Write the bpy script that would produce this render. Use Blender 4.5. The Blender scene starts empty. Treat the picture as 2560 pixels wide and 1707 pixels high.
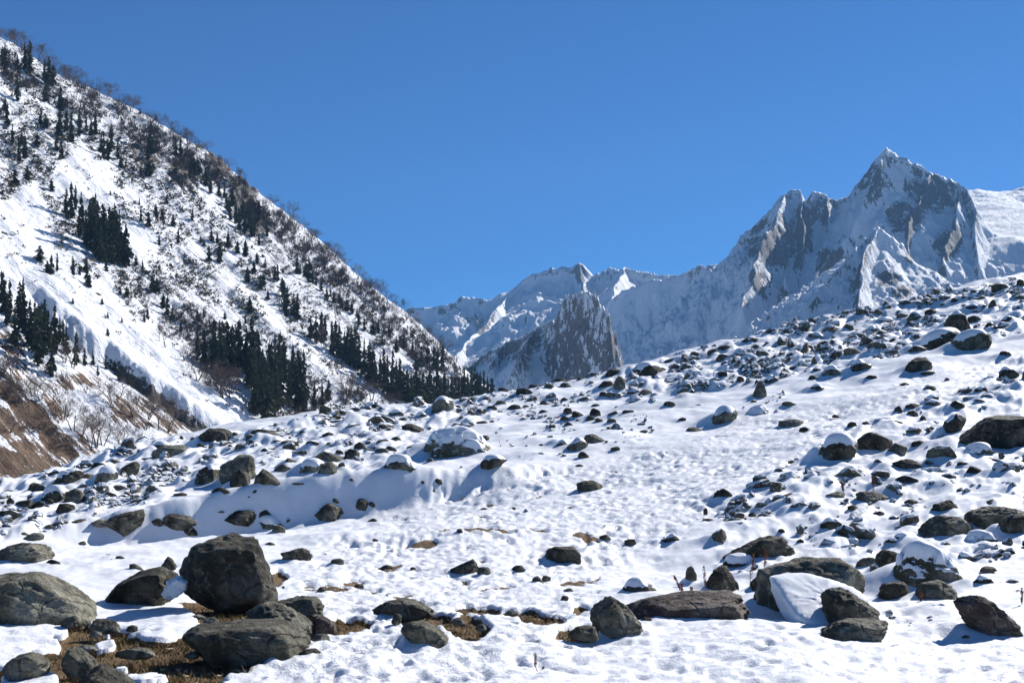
import bpy, bmesh, math, random
import numpy as np

R = math.radians
# ------------------------------------------------------------------ camera, sky, sun, exposure
SC = bpy.context.scene
COL = SC.collection
W0, H0 = 2560, 1707
LENS = 42.0
F = W0 * LENS / 36.0            # focal length in photograph pixels
CX, VH = 1280.0, 1194.0         # principal column, horizon row
K = 2560 / 2352.0

cam_d = bpy.data.cameras.new('camera')
cam_d.lens = LENS
cam_d.sensor_width = 36.0
cam_d.shift_y = (VH - H0 / 2) / W0
cam_d.clip_start = 0.1
cam_d.clip_end = 60000
cam = bpy.data.objects.new('camera', cam_d)
COL.objects.link(cam)
cam.location = (0, 0, 0)
cam.rotation_euler = (R(90), 0, 0)
cam_d.dof.use_dof = True
cam_d.dof.focus_distance = 70
cam_d.dof.aperture_fstop = 5.6
SC.camera = cam

SUN_AZ, SUN_EL = 42.0, 34.0      # clockwise from the view axis (+Y), above the horizon
world = bpy.data.worlds.new('World')
SC.world = world
world.use_nodes = True
nt = world.node_tree
bg = nt.nodes['Background']
sky = nt.nodes.new('ShaderNodeTexSky')
sky.sky_type = 'NISHITA'
sky.sun_disc = False
sky.sun_elevation = R(SUN_EL)
sky.sun_rotation = R(SUN_AZ)
sky.altitude = 2800
sky.air_density = 1.0
sky.dust_density = 0.25
sky.ozone_density = 3.5
tint = nt.nodes.new('ShaderNodeMix')      # the camera's rendering of a deep winter-blue sky
tint.data_type = 'RGBA'; tint.blend_type = 'MULTIPLY'; tint.inputs[0].default_value = 1.0
tint.inputs[7].default_value = (0.25, 0.65, 1.0, 1)
nt.links.new(sky.outputs[0], tint.inputs[6])
nt.links.new(tint.outputs[2], bg.inputs[0])
bg.inputs[1].default_value = 0.062

sun_d = bpy.data.lights.new('sun', 'SUN')
sun_d.energy = 5.0
sun_d.angle = R(0.53)
sun_d.color = (1.0, 0.965, 0.92)
sun = bpy.data.objects.new('sun', sun_d)
COL.objects.link(sun)
sun.rotation_euler = (R(90 - SUN_EL), 0, R(180 - SUN_AZ))
sun.location = (60, 50, 80)

SC.view_settings.view_transform = 'Standard'
SC.view_settings.look = 'None'
SC.view_settings.exposure = 0.68
SC.view_settings.gamma = 1.0
SC.view_settings.use_curve_mapping = False
SC.render.engine = 'CYCLES'
SC.cycles.max_bounces = 6
SC.cycles.diffuse_bounces = 3
SC.cycles.glossy_bounces = 2
SC.cycles.volume_bounces = 0
SC.cycles.use_denoising = True

# ------------------------------------------------------------------ numeric helpers
rng = np.random.default_rng(7)
random.seed(7)
_GA = np.random.default_rng(3).random(4096) * 2 * np.pi
_GX, _GY = np.cos(_GA), np.sin(_GA)
_g3 = np.random.default_rng(4).normal(size=(4096, 3))
_g3 /= np.linalg.norm(_g3, axis=1)[:, None]

def _h(ix, iy, iz, seed):
    n = (ix.astype(np.int64) * 374761393 + iy.astype(np.int64) * 668265263 + iz * 2147483647 + seed * 1274126177) & 0xFFFFFFFF
    n = ((n ^ (n >> 13)) * 1274126177) & 0xFFFFFFFF
    n = n ^ (n >> 16)
    return (n & 4095).astype(np.int64)

def pn2(x, y, seed=0):
    x = np.asarray(x, float); y = np.asarray(y, float)
    ix = np.floor(x).astype(np.int64); iy = np.floor(y).astype(np.int64)
    fx = x - ix; fy = y - iy
    ux = fx * fx * fx * (fx * (fx * 6 - 15) + 10); uy = fy * fy * fy * (fy * (fy * 6 - 15) + 10)
    def g(a, b):
        k = _h(ix + a, iy + b, 0, seed)
        return _GX[k] * (fx - a) + _GY[k] * (fy - b)
    n0 = g(0, 0) * (1 - ux) + g(1, 0) * ux
    n1 = g(0, 1) * (1 - ux) + g(1, 1) * ux
    return (n0 * (1 - uy) + n1 * uy) * 1.5

def fbm(x, y, octv=4, seed=0, gain=0.5, lac=2.03):
    s = 0; a = 1.0
    for i in range(octv):
        s = s + a * pn2(x, y, seed + i * 17)
        x = x * lac + 13.7; y = y * lac - 7.1; a *= gain
    return s

def ridged(x, y, octv=4, seed=0, gain=0.5, lac=2.1):
    s = 0; a = 1.0
    for i in range(octv):
        n = 1 - np.abs(pn2(x, y, seed + i * 31)) * 1.6
        s = s + a * n
        x = x * lac + 5.3; y = y * lac + 9.1; a *= gain
    return s

def pn3(p, seed=0):
    i = np.floor(p).astype(np.int64); f = p - i
    u = f * f * f * (f * (f * 6 - 15) + 10)
    out = 0
    for a in (0, 1):
        for b in (0, 1):
            for c in (0, 1):
                k = _h(i[:, 0] + a, i[:, 1] + b, i[:, 2] + c, seed)
                d = _g3[k, 0] * (f[:, 0] - a) + _g3[k, 1] * (f[:, 1] - b) + _g3[k, 2] * (f[:, 2] - c)
                w = (u[:, 0] if a else 1 - u[:, 0]) * (u[:, 1] if b else 1 - u[:, 1]) * (u[:, 2] if c else 1 - u[:, 2])
                out = out + w * d
    return out * 1.5

def fbm3(p, octv=4, seed=0, gain=0.5):
    s = 0; a = 1.0
    for i in range(octv):
        s = s + a * pn3(p, seed + 11 * i); p = p * 2.07 + 3.1; a *= gain
    return s

def sst(a, b, x):
    t = np.clip((x - a) / (b - a), 0, 1)
    return t * t * (3 - 2 * t)

class TPS:
    def __init__(s, pts, vals, lam=1e-4):
        s.p = np.asarray(pts, float); n = len(s.p)
        A = np.zeros((n + 3, n + 3))
        A[:n, :n] = s.k(s.p, s.p) + lam * np.eye(n)
        A[:n, n] = 1; A[:n, n + 1:] = s.p
        A[n, :n] = 1; A[n + 1:, :n] = s.p.T
        s.w = np.linalg.solve(A, np.concatenate([vals, np.zeros(3)]))
    def k(s, a, b):
        d2 = ((a[:, None, :] - b[None, :, :]) ** 2).sum(-1)
        return 0.5 * d2 * np.log(d2 + 1e-12)
    def __call__(s, q):
        n = len(s.p); out = np.empty(len(q))
        for i in range(0, len(q), 20000):
            c = q[i:i + 20000]
            out[i:i + 20000] = s.k(c, s.p) @ s.w[:n] + s.w[n] + c @ s.w[n + 1:]
        return out

def inpoly(px, py, poly):
    c = np.zeros(np.shape(px), bool)
    n = len(poly)
    for i in range(n):
        x1, y1 = poly[i]; x2, y2 = poly[i - 1]
        t = ((y1 > py) != (y2 > py)) & (px < (x2 - x1) * (py - y1) / (y2 - y1 + 1e-9) + x1)
        c ^= t
    return c

def polydist(px, py, pl):
    """distance, signed side and parameter along a polyline (index.fraction)"""
    best = np.full(np.shape(px), 1e18); side = np.zeros(np.shape(px)); par = np.zeros(np.shape(px))
    for i in range(len(pl) - 1):
        ax, ay = pl[i][:2]; bx, by = pl[i + 1][:2]
        dx, dy = bx - ax, by - ay
        l2 = dx * dx + dy * dy
        t = np.clip(((px - ax) * dx + (py - ay) * dy) / l2, 0, 1)
        d = np.hypot(px - ax - t * dx, py - ay - t * dy)
        sd = dx * (py - ay) - dy * (px - ax)
        m = d < best
        best = np.where(m, d, best); side = np.where(m, np.sign(sd), side); par = np.where(m, i + t, par)
    return best, side, par

# ------------------------------------------------------------------ mesh helpers
def mesh_from(name, co, faces, smooth=True, attrs=None, quads=True):
    me = bpy.data.meshes.new(name)
    co = np.asarray(co, np.float32); faces = np.asarray(faces, np.int32)
    n = len(co); m, k = faces.shape
    me.vertices.add(n); me.vertices.foreach_set('co', co.ravel())
    me.loops.add(m * k); me.loops.foreach_set('vertex_index', faces.ravel())
    me.polygons.add(m); me.polygons.foreach_set('loop_start', np.arange(0, m * k, k, dtype=np.int32))
    me.polygons.foreach_set('use_smooth', np.full(m, smooth))
    me.update(calc_edges=True)
    for a, v in (attrs or {}).items():
        me.attributes.new(a, 'FLOAT', 'POINT').data.foreach_set('value', np.asarray(v, np.float32).ravel())
    return me

def grid_faces(nr, nc):
    i = np.arange(nr * nc).reshape(nr, nc)
    return np.stack([i[:-1, :-1], i[:-1, 1:], i[1:, 1:], i[1:, :-1]], -1).reshape(-1, 4)

def link(name, me, parent=None, mat=None, loc=None):
    o = bpy.data.objects.new(name, me)
    COL.objects.link(o)
    if mat is not None and me is not None and len(me.materials) == 0:
        me.materials.append(mat)
    if parent is not None:
        o.parent = parent
    if loc is not None:
        o.location = loc
    return o

def tag(o, label=None, cat=None, group=None, kind=None):
    if label: o['label'] = label
    if cat: o['category'] = cat
    if group: o['group'] = group
    if kind: o['kind'] = kind
    return o

# ------------------------------------------------------------------ materials
class MT:
    def __init__(s, name):
        s.m = bpy.data.materials.new(name); s.m.use_nodes = True
        s.t = s.m.node_tree; s.b = s.t.nodes['Principled BSDF']
        s.b.inputs['Specular IOR Level'].default_value = 0.25
    def n(s, kind, **kw):
        nd = s.t.nodes.new(kind)
        for k, v in kw.items():
            if k.startswith('i_'):
                nd.inputs[k[2:].replace('_', ' ')].default_value = v
            else:
                setattr(nd, k, v)
        return nd
    def l(s, a, b): s.t.links.new(a, b)
    def val(s, v):
        nd = s.n('ShaderNodeValue'); nd.outputs[0].default_value = v; return nd.outputs[0]
    def math(s, op, a, b=None, clamp=False):
        nd = s.n('ShaderNodeMath', operation=op, use_clamp=clamp)
        for i, v in enumerate((a, b)):
            if v is None: continue
            if isinstance(v, (int, float)): nd.inputs[i].default_value = v
            else: s.l(v, nd.inputs[i])
        return nd.outputs[0]
    def noise(s, vec, scale, detail=4, rough=0.55):
        nd = s.n('ShaderNodeTexNoise'); nd.inputs['Scale'].default_value = scale
        nd.inputs['Detail'].default_value = detail; nd.inputs['Roughness'].default_value = rough
        if vec is not None: s.l(vec, nd.inputs['Vector'])
        return nd.outputs[0]
    def mapr(s, v, a, b, c=0.0, d=1.0, smooth=True):
        nd = s.n('ShaderNodeMapRange')
        nd.interpolation_type = 'SMOOTHSTEP' if smooth else 'LINEAR'
        s.l(v, nd.inputs[0])
        for i, q in zip((1, 2, 3, 4), (a, b, c, d)):
            if isinstance(q, (int, float)): nd.inputs[i].default_value = q
            else: s.l(q, nd.inputs[i])
        return nd.outputs[0]
    def mix(s, f, a, b):
        nd = s.n('ShaderNodeMix', data_type='RGBA')
        if isinstance(f, (int, float)): nd.inputs[0].default_value = f
        else: s.l(f, nd.inputs[0])
        for i, v in ((6, a), (7, b)):
            if isinstance(v, tuple): nd.inputs[i].default_value = (*v, 1)
            else: s.l(v, nd.inputs[i])
        return nd.outputs[2]
    def attr(s, name, typ='GEOMETRY'):
        nd = s.n('ShaderNodeAttribute', attribute_name=name, attribute_type=typ); return nd.outputs['Fac']
    def coord(s, scale=(1, 1, 1), rot=(0, 0, 0), out='Object'):
        tc = s.n('ShaderNodeTexCoord'); mp = s.n('ShaderNodeMapping')
        mp.vector_type = 'TEXTURE'           # turn first, then scale
        mp.inputs['Scale'].default_value = tuple(1.0 / q for q in scale); mp.inputs['Rotation'].default_value = rot
        s.l(tc.outputs[out], mp.inputs[0]); return mp.outputs[0]
    def bump(s, hgt, strength, dist, prev=None):
        nd = s.n('ShaderNodeBump'); nd.inputs['Strength'].default_value = strength
        nd.inputs['Distance'].default_value = dist
        s.l(hgt, nd.inputs['Height'])
        if prev is not None: s.l(prev, nd.inputs['Normal'])
        return nd.outputs[0]
    def done(s, col, rough=0.8, nrm=None):
        if isinstance(col, tuple): s.b.inputs['Base Color'].default_value = (*col, 1)
        else: s.l(col, s.b.inputs['Base Color'])
        if isinstance(rough, (int, float)): s.b.inputs['Roughness'].default_value = rough
        else: s.l(rough, s.b.inputs['Roughness'])
        if nrm is not None: s.l(nrm, s.b.inputs['Normal'])
        return s.m
    def upz(s):
        g = s.n('ShaderNodeNewGeometry'); x = s.n('ShaderNodeSeparateXYZ')
        s.l(g.outputs['Normal'], x.inputs[0]); return x.outputs[2]

SNOW = (0.80, 0.812, 0.835)

def mat_ground():
    m = MT('ground_snow_and_earth'); c = m.coord()
    e = m.attr('earth'); t = m.attr('tramp')
    n1 = m.noise(c, 9, 5); n2 = m.noise(c, 42, 4, 0.6); n3 = m.noise(c, 2.2, 4); n4 = m.noise(c, 130, 3)
    edge = m.math('ADD', e, m.math('MULTIPLY', m.math('SUBTRACT', n1, 0.5), 0.7))
    em = m.mapr(edge, 0.46, 0.56)
    ec = m.mix(m.mapr(n3, 0.35, 0.7), (0.105, 0.062, 0.028), (0.20, 0.125, 0.06))
    ec = m.mix(m.mapr(n2, 0.45, 0.72), ec, (0.05, 0.042, 0.018))
    ec = m.mix(m.mapr(n4, 0.6, 0.75), ec, (0.2, 0.15, 0.09))
    sc = m.mix(m.mapr(n3, 0.3, 0.75), SNOW, (0.74, 0.752, 0.775))
    col = m.mix(em, sc, ec)
    h = m.math('ADD', m.math('MULTIPLY', n1, 0.6), m.math('MULTIPLY', n2, 0.3))
    amp = m.math('ADD', 0.22, m.math('MULTIPLY', t, 0.78))
    hb = m.math('MULTIPLY', h, amp)
    b = m.bump(hb, 0.8, 0.06)
    b = m.bump(n4, 0.35, 0.008, b)
    return m.done(col, m.mapr(em, 0, 1, 0.55, 0.95, False), b)

def mat_rock(name, dark, light, tint):
    m = MT(name); c = m.coord()
    n1 = m.noise(c, 2.3, 6, 0.6); n2 = m.noise(c, 9, 6, 0.65); n3 = m.noise(c, 45, 4, 0.6)
    cs = m.coord(scale=(1.2, 1.2, 5.5), rot=(0.5, 0.35, 0.2)); n5 = m.noise(cs, 2.0, 5, 0.6)
    ob = m.n('ShaderNodeObjectInfo').outputs['Random']
    col = m.mix(m.mapr(n1, 0.4, 0.62), dark, light)
    col = m.mix(m.math('MULTIPLY', m.mapr(n5, 0.55, 0.68), 0.45), col, tuple(x * 0.55 for x in dark))
    vo = m.n('ShaderNodeTexVoronoi', feature='DISTANCE_TO_EDGE'); vo.inputs['Scale'].default_value = 1.05
    wr = m.n('ShaderNodeMix', data_type='VECTOR'); wr.inputs[0].default_value = 0.3
    nz = m.n('ShaderNodeTexNoise'); nz.inputs['Scale'].default_value = 3.0; m.l(c, nz.inputs['Vector'])
    m.l(c, wr.inputs[4]); m.l(nz.outputs['Color'], wr.inputs[5]); m.l(wr.outputs[1], vo.inputs['Vector'])
    crack = m.math('MULTIPLY', m.mapr(vo.outputs['Distance'], 0.0, 0.02, 1.0, 0.0), m.mapr(m.noise(c, 1.9, 2), 0.47, 0.6))
    col = m.mix(m.math('MULTIPLY', crack, 0.7), col, tuple(x * 0.3 for x in dark))
    big = m.noise(c, 1.1, 3, 0.5)
    col = m.mix(m.math('MULTIPLY', m.mapr(big, 0.56, 0.66), 0.55), col, tint)
    col = m.mix(m.math('MULTIPLY', m.mapr(n2, 0.56, 0.62), 0.7), col, tint)
    col = m.mix(m.math('MULTIPLY', m.mapr(n3, 0.52, 0.66), 0.65), col, tuple(x * 0.4 for x in dark))
    hv = m.n('ShaderNodeHueSaturation'); m.l(col, hv.inputs['Color'])
    m.l(m.math('ADD', 0.75, m.math('MULTIPLY', ob, 0.5)), hv.inputs['Value']); col = hv.outputs[0]
    s = m.attr('snow', 'OBJECT')
    up = m.upz()
    q = m.math('ADD', up, m.math('MULTIPLY', m.math('SUBTRACT', n2, 0.5), 0.9))
    q = m.math('ADD', q, m.math('MULTIPLY', m.math('SUBTRACT', n1, 0.5), 0.8))
    thr = m.math('SUBTRACT', 1.55, m.math('MULTIPLY', s, 1.25))
    sm = m.mapr(m.math('SUBTRACT', q, thr), -0.04, 0.07)
    col = m.mix(sm, col, SNOW)
    h = m.math('ADD', m.math('MULTIPLY', n1, 0.5), m.math('ADD', m.math('MULTIPLY', n2, 0.35), m.math('MULTIPLY', n5, 0.5)))
    h = m.math('SUBTRACT', h, m.math('MULTIPLY', crack, 0.25))
    b = m.bump(h, 1.0, 0.16)
    b = m.bump(n3, 0.8, 0.02, b)
    return m.done(col, 0.85, b)

def mat_snow(name='snow_cap'):
    m = MT(name); c = m.coord()
    n1 = m.noise(c, 7, 5); n2 = m.noise(c, 60, 3)
    col = m.mix(m.mapr(n1, 0.3, 0.75), SNOW, (0.76, 0.772, 0.795))
    return m.done(col, 0.55, m.bump(n2, 0.3, 0.006, m.bump(n1, 0.3, 0.03)))

def mat_simple(name, a, b, scale=6, rough=0.85, bumpd=0.01):
    m = MT(name); c = m.coord()
    n = m.noise(c, scale, 4); r = m.n('ShaderNodeObjectInfo').outputs['Random']
    col = m.mix(m.mapr(n, 0.3, 0.7), a, b)
    hv = m.n('ShaderNodeHueSaturation'); m.l(col, hv.inputs['Color'])
    m.l(m.math('ADD', 0.75, m.math('MULTIPLY', r, 0.5)), hv.inputs['Value'])
    return m.done(hv.outputs[0], rough, m.bump(n, 0.5, bumpd))

FALL = math.atan2(-0.39, 0.92)      # plan direction of the left slope's fall line
def mat_slope():
    m = MT('slope_snow_and_grass')
    # coordinates along the fall line stretched
    c = m.coord(); cf = m.coord(scale=(0.2, 1, 0.05), rot=(0, 0, FALL))
    cf2 = m.coord(scale=(0.1, 1, 0.03), rot=(0, 0, FALL))
    br = m.attr('brown'); rk = m.attr('rock'); cl = m.attr('clean')
    s1 = m.noise(cf, 0.16, 5, 0.65); s2 = m.noise(cf, 0.6, 4, 0.6); n1 = m.noise(c, 0.35, 5, 0.65); n2 = m.noise(c, 1.6, 3, 0.6)
    s3 = m.noise(cf2, 0.5, 3, 0.5)
    q = m.math('ADD', br, m.math('MULTIPLY', m.math('SUBTRACT', s1, 0.5), 1.5))
    q = m.math('ADD', q, m.math('MULTIPLY', m.math('SUBTRACT', s2, 0.5), 0.9))
    q = m.math('ADD', q, m.math('MULTIPLY', m.math('SUBTRACT', n2, 0.5), 0.5))
    bm_ = m.mapr(q, 0.42, 0.5)
    bc = m.mix(m.mapr(n1, 0.35, 0.7), (0.085, 0.05, 0.027), (0.135, 0.082, 0.046))
    bc = m.mix(m.mapr(s3, 0.5, 0.7), bc, (0.06, 0.038, 0.02))
    # dark rock and heather showing through
    up = m.upz()
    r0 = m.math('ADD', rk, m.math('MULTIPLY', m.math('SUBTRACT', n1, 0.5), 1.5))
    r0 = m.math('ADD', r0, m.math('MULTIPLY', m.math('SUBTRACT', n2, 0.5), 0.7))
    rm = m.mapr(r0, 0.5, 0.6)
    rc = m.mix(m.mapr(n2, 0.35, 0.65), (0.035, 0.032, 0.03), (0.11, 0.095, 0.08))
    # thin grass specks on the open snow
    sp = m.math('ADD', m.math('MULTIPLY', s2, 0.5), m.math('MULTIPLY', n2, 0.55))
    sp = m.math('SUBTRACT', sp, m.math('MULTIPLY', cl, 0.3))
    spm = m.mapr(sp, 0.562, 0.62)
    col = m.mix(m.mapr(n1, 0.3, 0.8), SNOW, (0.74, 0.75, 0.775))
    col = m.mix(m.math('MULTIPLY', spm, 0.85), col, (0.085, 0.06, 0.038))
    col = m.mix(bm_, col, bc)
    col = m.mix(rm, col, rc)
    h = m.math('ADD', m.math('MULTIPLY', s2, 1.0), m.math('MULTIPLY', n2, 0.5))
    b = m.bump(h, 0.7, 1.2)
    b = m.bump(n1, 0.5, 1.5, b)
    return m.done(col, 0.8, b)

def mat_peak(name, rough_scale=1.5, speck=1.0, rockc=((0.03, 0.03, 0.032), (0.115, 0.105, 0.098))):
    m = MT(name); k = rough_scale
    c = m.coord(scale=(1, 1, 0.45)); c2 = m.coord()
    rk = m.attr('rock')
    n1 = m.noise(c, 0.018 * k, 6, 0.62); n2 = m.noise(c, 0.075 * k, 6, 0.65); n3 = m.noise(c2, 0.22 * k, 4, 0.6)
    q = m.math('ADD', rk, m.math('MULTIPLY', m.math('SUBTRACT', n1, 0.5), 1.1))
    q = m.math('ADD', q, m.math('MULTIPLY', m.math('SUBTRACT', n2, 0.5), 1.3 * speck))
    q = m.math('ADD', q, m.math('MULTIPLY', m.math('SUBTRACT', n3, 0.5), 0.95 * speck))
    rm = m.mapr(q, 0.49, 0.545)
    rc = m.mix(m.mapr(n2, 0.3, 0.7), *rockc)
    col = m.mix(rm, SNOW, rc)
    h = m.math('ADD', m.math('MULTIPLY', n2, 1.0), m.math('MULTIPLY', n3, 0.4))
    b = m.bump(h, 0.9, 12.0 / k)
    return m.done(col, 0.75, b)

M_GROUND = mat_ground()
M_ROCK = mat_rock('grey_green_rock', (0.085, 0.08, 0.06), (0.205, 0.195, 0.15), (0.30, 0.29, 0.225))
M_DARK = mat_rock('dark_rock', (0.04, 0.037, 0.028), (0.11, 0.102, 0.077), (0.20, 0.188, 0.145))
M_RED = mat_rock('reddish_rock', (0.075, 0.055, 0.047), (0.165, 0.125, 0.105), (0.23, 0.21, 0.18))
M_PALE = mat_rock('pale_rock', (0.13, 0.135, 0.112), (0.25, 0.25, 0.21), (0.33, 0.32, 0.27))
M_MOSS = mat_rock('mossy_rock', (0.07, 0.065, 0.043), (0.175, 0.163, 0.118), (0.25, 0.235, 0.18))
ROCKM = {'r': M_ROCK, 'd': M_DARK, 'e': M_RED, 'p': M_PALE, 'm': M_MOSS}
M_CAP = mat_snow()
M_SLOPE = mat_slope()
M_PEAK = mat_peak('peak_snow_and_rock')
M_PIN = mat_peak('pinnacle_snow_and_rock', 2.2, 1.7, ((0.06, 0.058, 0.06), (0.19, 0.165, 0.15)))
M_NEEDLE = mat_simple('conifer_needles', (0.02, 0.03, 0.016), (0.065, 0.078, 0.036), 1.2)
M_BARK = mat_simple('conifer_bark', (0.06, 0.045, 0.035), (0.11, 0.085, 0.065), 3)
M_BIRCH = mat_simple('bare_birch_bark', (0.085, 0.065, 0.055), (0.16, 0.13, 0.115), 2)
M_TWIG = mat_simple('bare_twigs', (0.075, 0.055, 0.045), (0.13, 0.10, 0.085), 2)
M_SHRUB = mat_simple('juniper_shrub', (0.03, 0.03, 0.016), (0.085, 0.065, 0.035), 0.7)
M_STALK = mat_simple('dry_dock_stalk', (0.13, 0.045, 0.022), (0.24, 0.10, 0.05), 20, bumpd=0.002)
M_CHIP = mat_simple('pale_wood_chip', (0.55, 0.38, 0.22), (0.74, 0.56, 0.36), 30, bumpd=0.002)
M_GRASS = mat_simple('dry_grass', (0.10, 0.075, 0.025), (0.24, 0.17, 0.07), 5, bumpd=0.002)

# ------------------------------------------------------------------ foreground terrain (rubble-strewn moraine)
UC = [-500, 0, 400, 800, 1176, 1500, 1800, 2100, 2352, 2850]
ROWS = {
    6:    [1829] * 10,
    9.3:  [1568, 1568, 1568, 1568, 1568, 1568, 1567, 1564, 1560, 1550],
    14:   [1410, 1410, 1410, 1410, 1412, 1412, 1408, 1398, 1388, 1370],
    20:   [1312, 1312, 1312, 1312, 1310, 1300, 1280, 1250, 1222, 1170],
    30:   [1232, 1226, 1206, 1180, 1152, 1124, 1094, 1060, 1030, 965],
    45:   [1172, 1152, 1098, 1064, 1040, 1014, 982, 942, 905, 840],
    60:   [1145, 1113, 1050, 1012, 985, 950, 906, 856, 815, 740],
    80:   [1150, 1125, 1002, 955, 932, 904, 850, 790, 745, 655],
    105:  [1170, 1150, 1030, 952, 902, 852, 802, 738, 688, 592],
    130:  [1190, 1172, 1072, 1000, 925, 832, 768, 696, 645, 540],
    150:  [1200, 1190, 1110, 1040, 960, 836, 758, 687, 630, 522],
    200:  [1215, 1205, 1160, 1110, 1040, 930, 830, 750, 690, 570],
    300:  [1230, 1230, 1220, 1200, 1170, 1100, 980, 880, 800, 690],
    450:  [1234] * 10,
}
pts, vals = [], []
for d, vs in ROWS.items():
    for u, v in zip(UC, vs):
        pts.append(((u * K - CX) / F * 2.5, math.log(d))); vals.append((VH - v * K) / F)
_t = TPS(pts, np.array(vals), 2e-4)
GS = np.linspace(-0.9, 0.9, 181); GL = np.linspace(math.log(5.5), math.log(450), 241)
gg = np.stack(np.meshgrid(GS * 2.5, GL), -1).reshape(-1, 2)
GE = _t(gg).reshape(len(GL), len(GS))

def bil(A, fi, fj):
    i = np.clip(np.floor(fi).astype(int), 0, A.shape[0] - 2); j = np.clip(np.floor(fj).astype(int), 0, A.shape[1] - 2)
    a = np.clip(fi - i, 0, 1); b = np.clip(fj - j, 0, 1)
    return (A[i, j] * (1 - a) * (1 - b) + A[i + 1, j] * a * (1 - b) + A[i, j + 1] * (1 - a) * b + A[i + 1, j + 1] * a * b)

BANK = [((u * K - CX) / F * d, d, dep) for u, d, dep in
        ((-120, 30.5, 0.0), (60, 31.5, .3), (260, 33, .8), (430, 34, 1.05), (600, 35, 1.25), (800, 36, 1.25), (960, 37, .9), (1150, 38.5, .4), (1350, 41, 0.15), (1480, 43, 0))]
BD = np.array([b[2] for b in BANK])

def h_base(x, y):
    """smooth height of the moraine, no lumps"""
    x = np.asarray(x, float); y = np.asarray(y, float)
    ye = np.maximum(y, 5.6)
    s = np.clip(x / ye, -0.89, 0.89)
    fj = (s + 0.9) / 1.8 * 180
    fi = (np.log(ye) - GL[0]) / (GL[-1] - GL[0]) * 240
    z = bil(GE, fi, fj) * ye
    z = z + 0.028 * y ** 0.62 * fbm(x / 9.0, y / 9.0, 3, 5) * sst(8, 25, y) * 1.1
    d, sd, par = polydist(x, y, BANK)
    dep = np.interp(par, np.arange(len(BD)), BD)
    front = sd < 0     # camera side of the bank crest
    dd = np.where(front, d, 0)
    prof = sst(0, 1.15, dd) * (1 - sst(2.4, 9, dd))
    lift = 0.22 * np.exp(-(d / 2.5) ** 2)
    return z - dep * prof + dep * lift

# march grid for pixel -> ground
MS = np.linspace(-0.5, 0.5, 501); ML = np.linspace(math.log(6), math.log(220), 700)
_my = np.exp(ML)[:, None] * np.ones(501)[None]; _mx = MS[None] * _my
ME = h_base(_mx, _my) / _my
def ground_at(u, v):
    """pixel of the photograph -> point of the smooth ground (None above the crest)"""
    s = (u - CX) / F; e = (VH - v) / F
    j = int(np.clip(round((s + 0.5) * 500), 0, 500))
    col = ME[:, j]
    k = np.nonzero(col >= e)[0]
    if len(k) == 0:
        k = np.argmax(col)
    else:
        k = k[0]
        if k > 0:
            a = (e - col[k - 1]) / (col[k] - col[k - 1] + 1e-12)
            y = math.exp(ML[k - 1] + a * (ML[k] - ML[k - 1]))
            return np.array([s * y, y, e * y])
    y = math.exp(ML[k])
    return np.array([s * y, y, float(h_base(s * y, y))])

# ---- rocks of the photograph: zoomed region origin, then boxes read off it
ZS = 2352 / 860.0
ZO = {'A': (0, 1250), 'B': (860, 1250), 'C': (1700, 1250), 'D': (1700, 680), 'E': (860, 850), 'G': (0, 1000)}
def zp(z, x, y): return ZO[z][0] + x / ZS, ZO[z][1] + y / ZS

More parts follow.
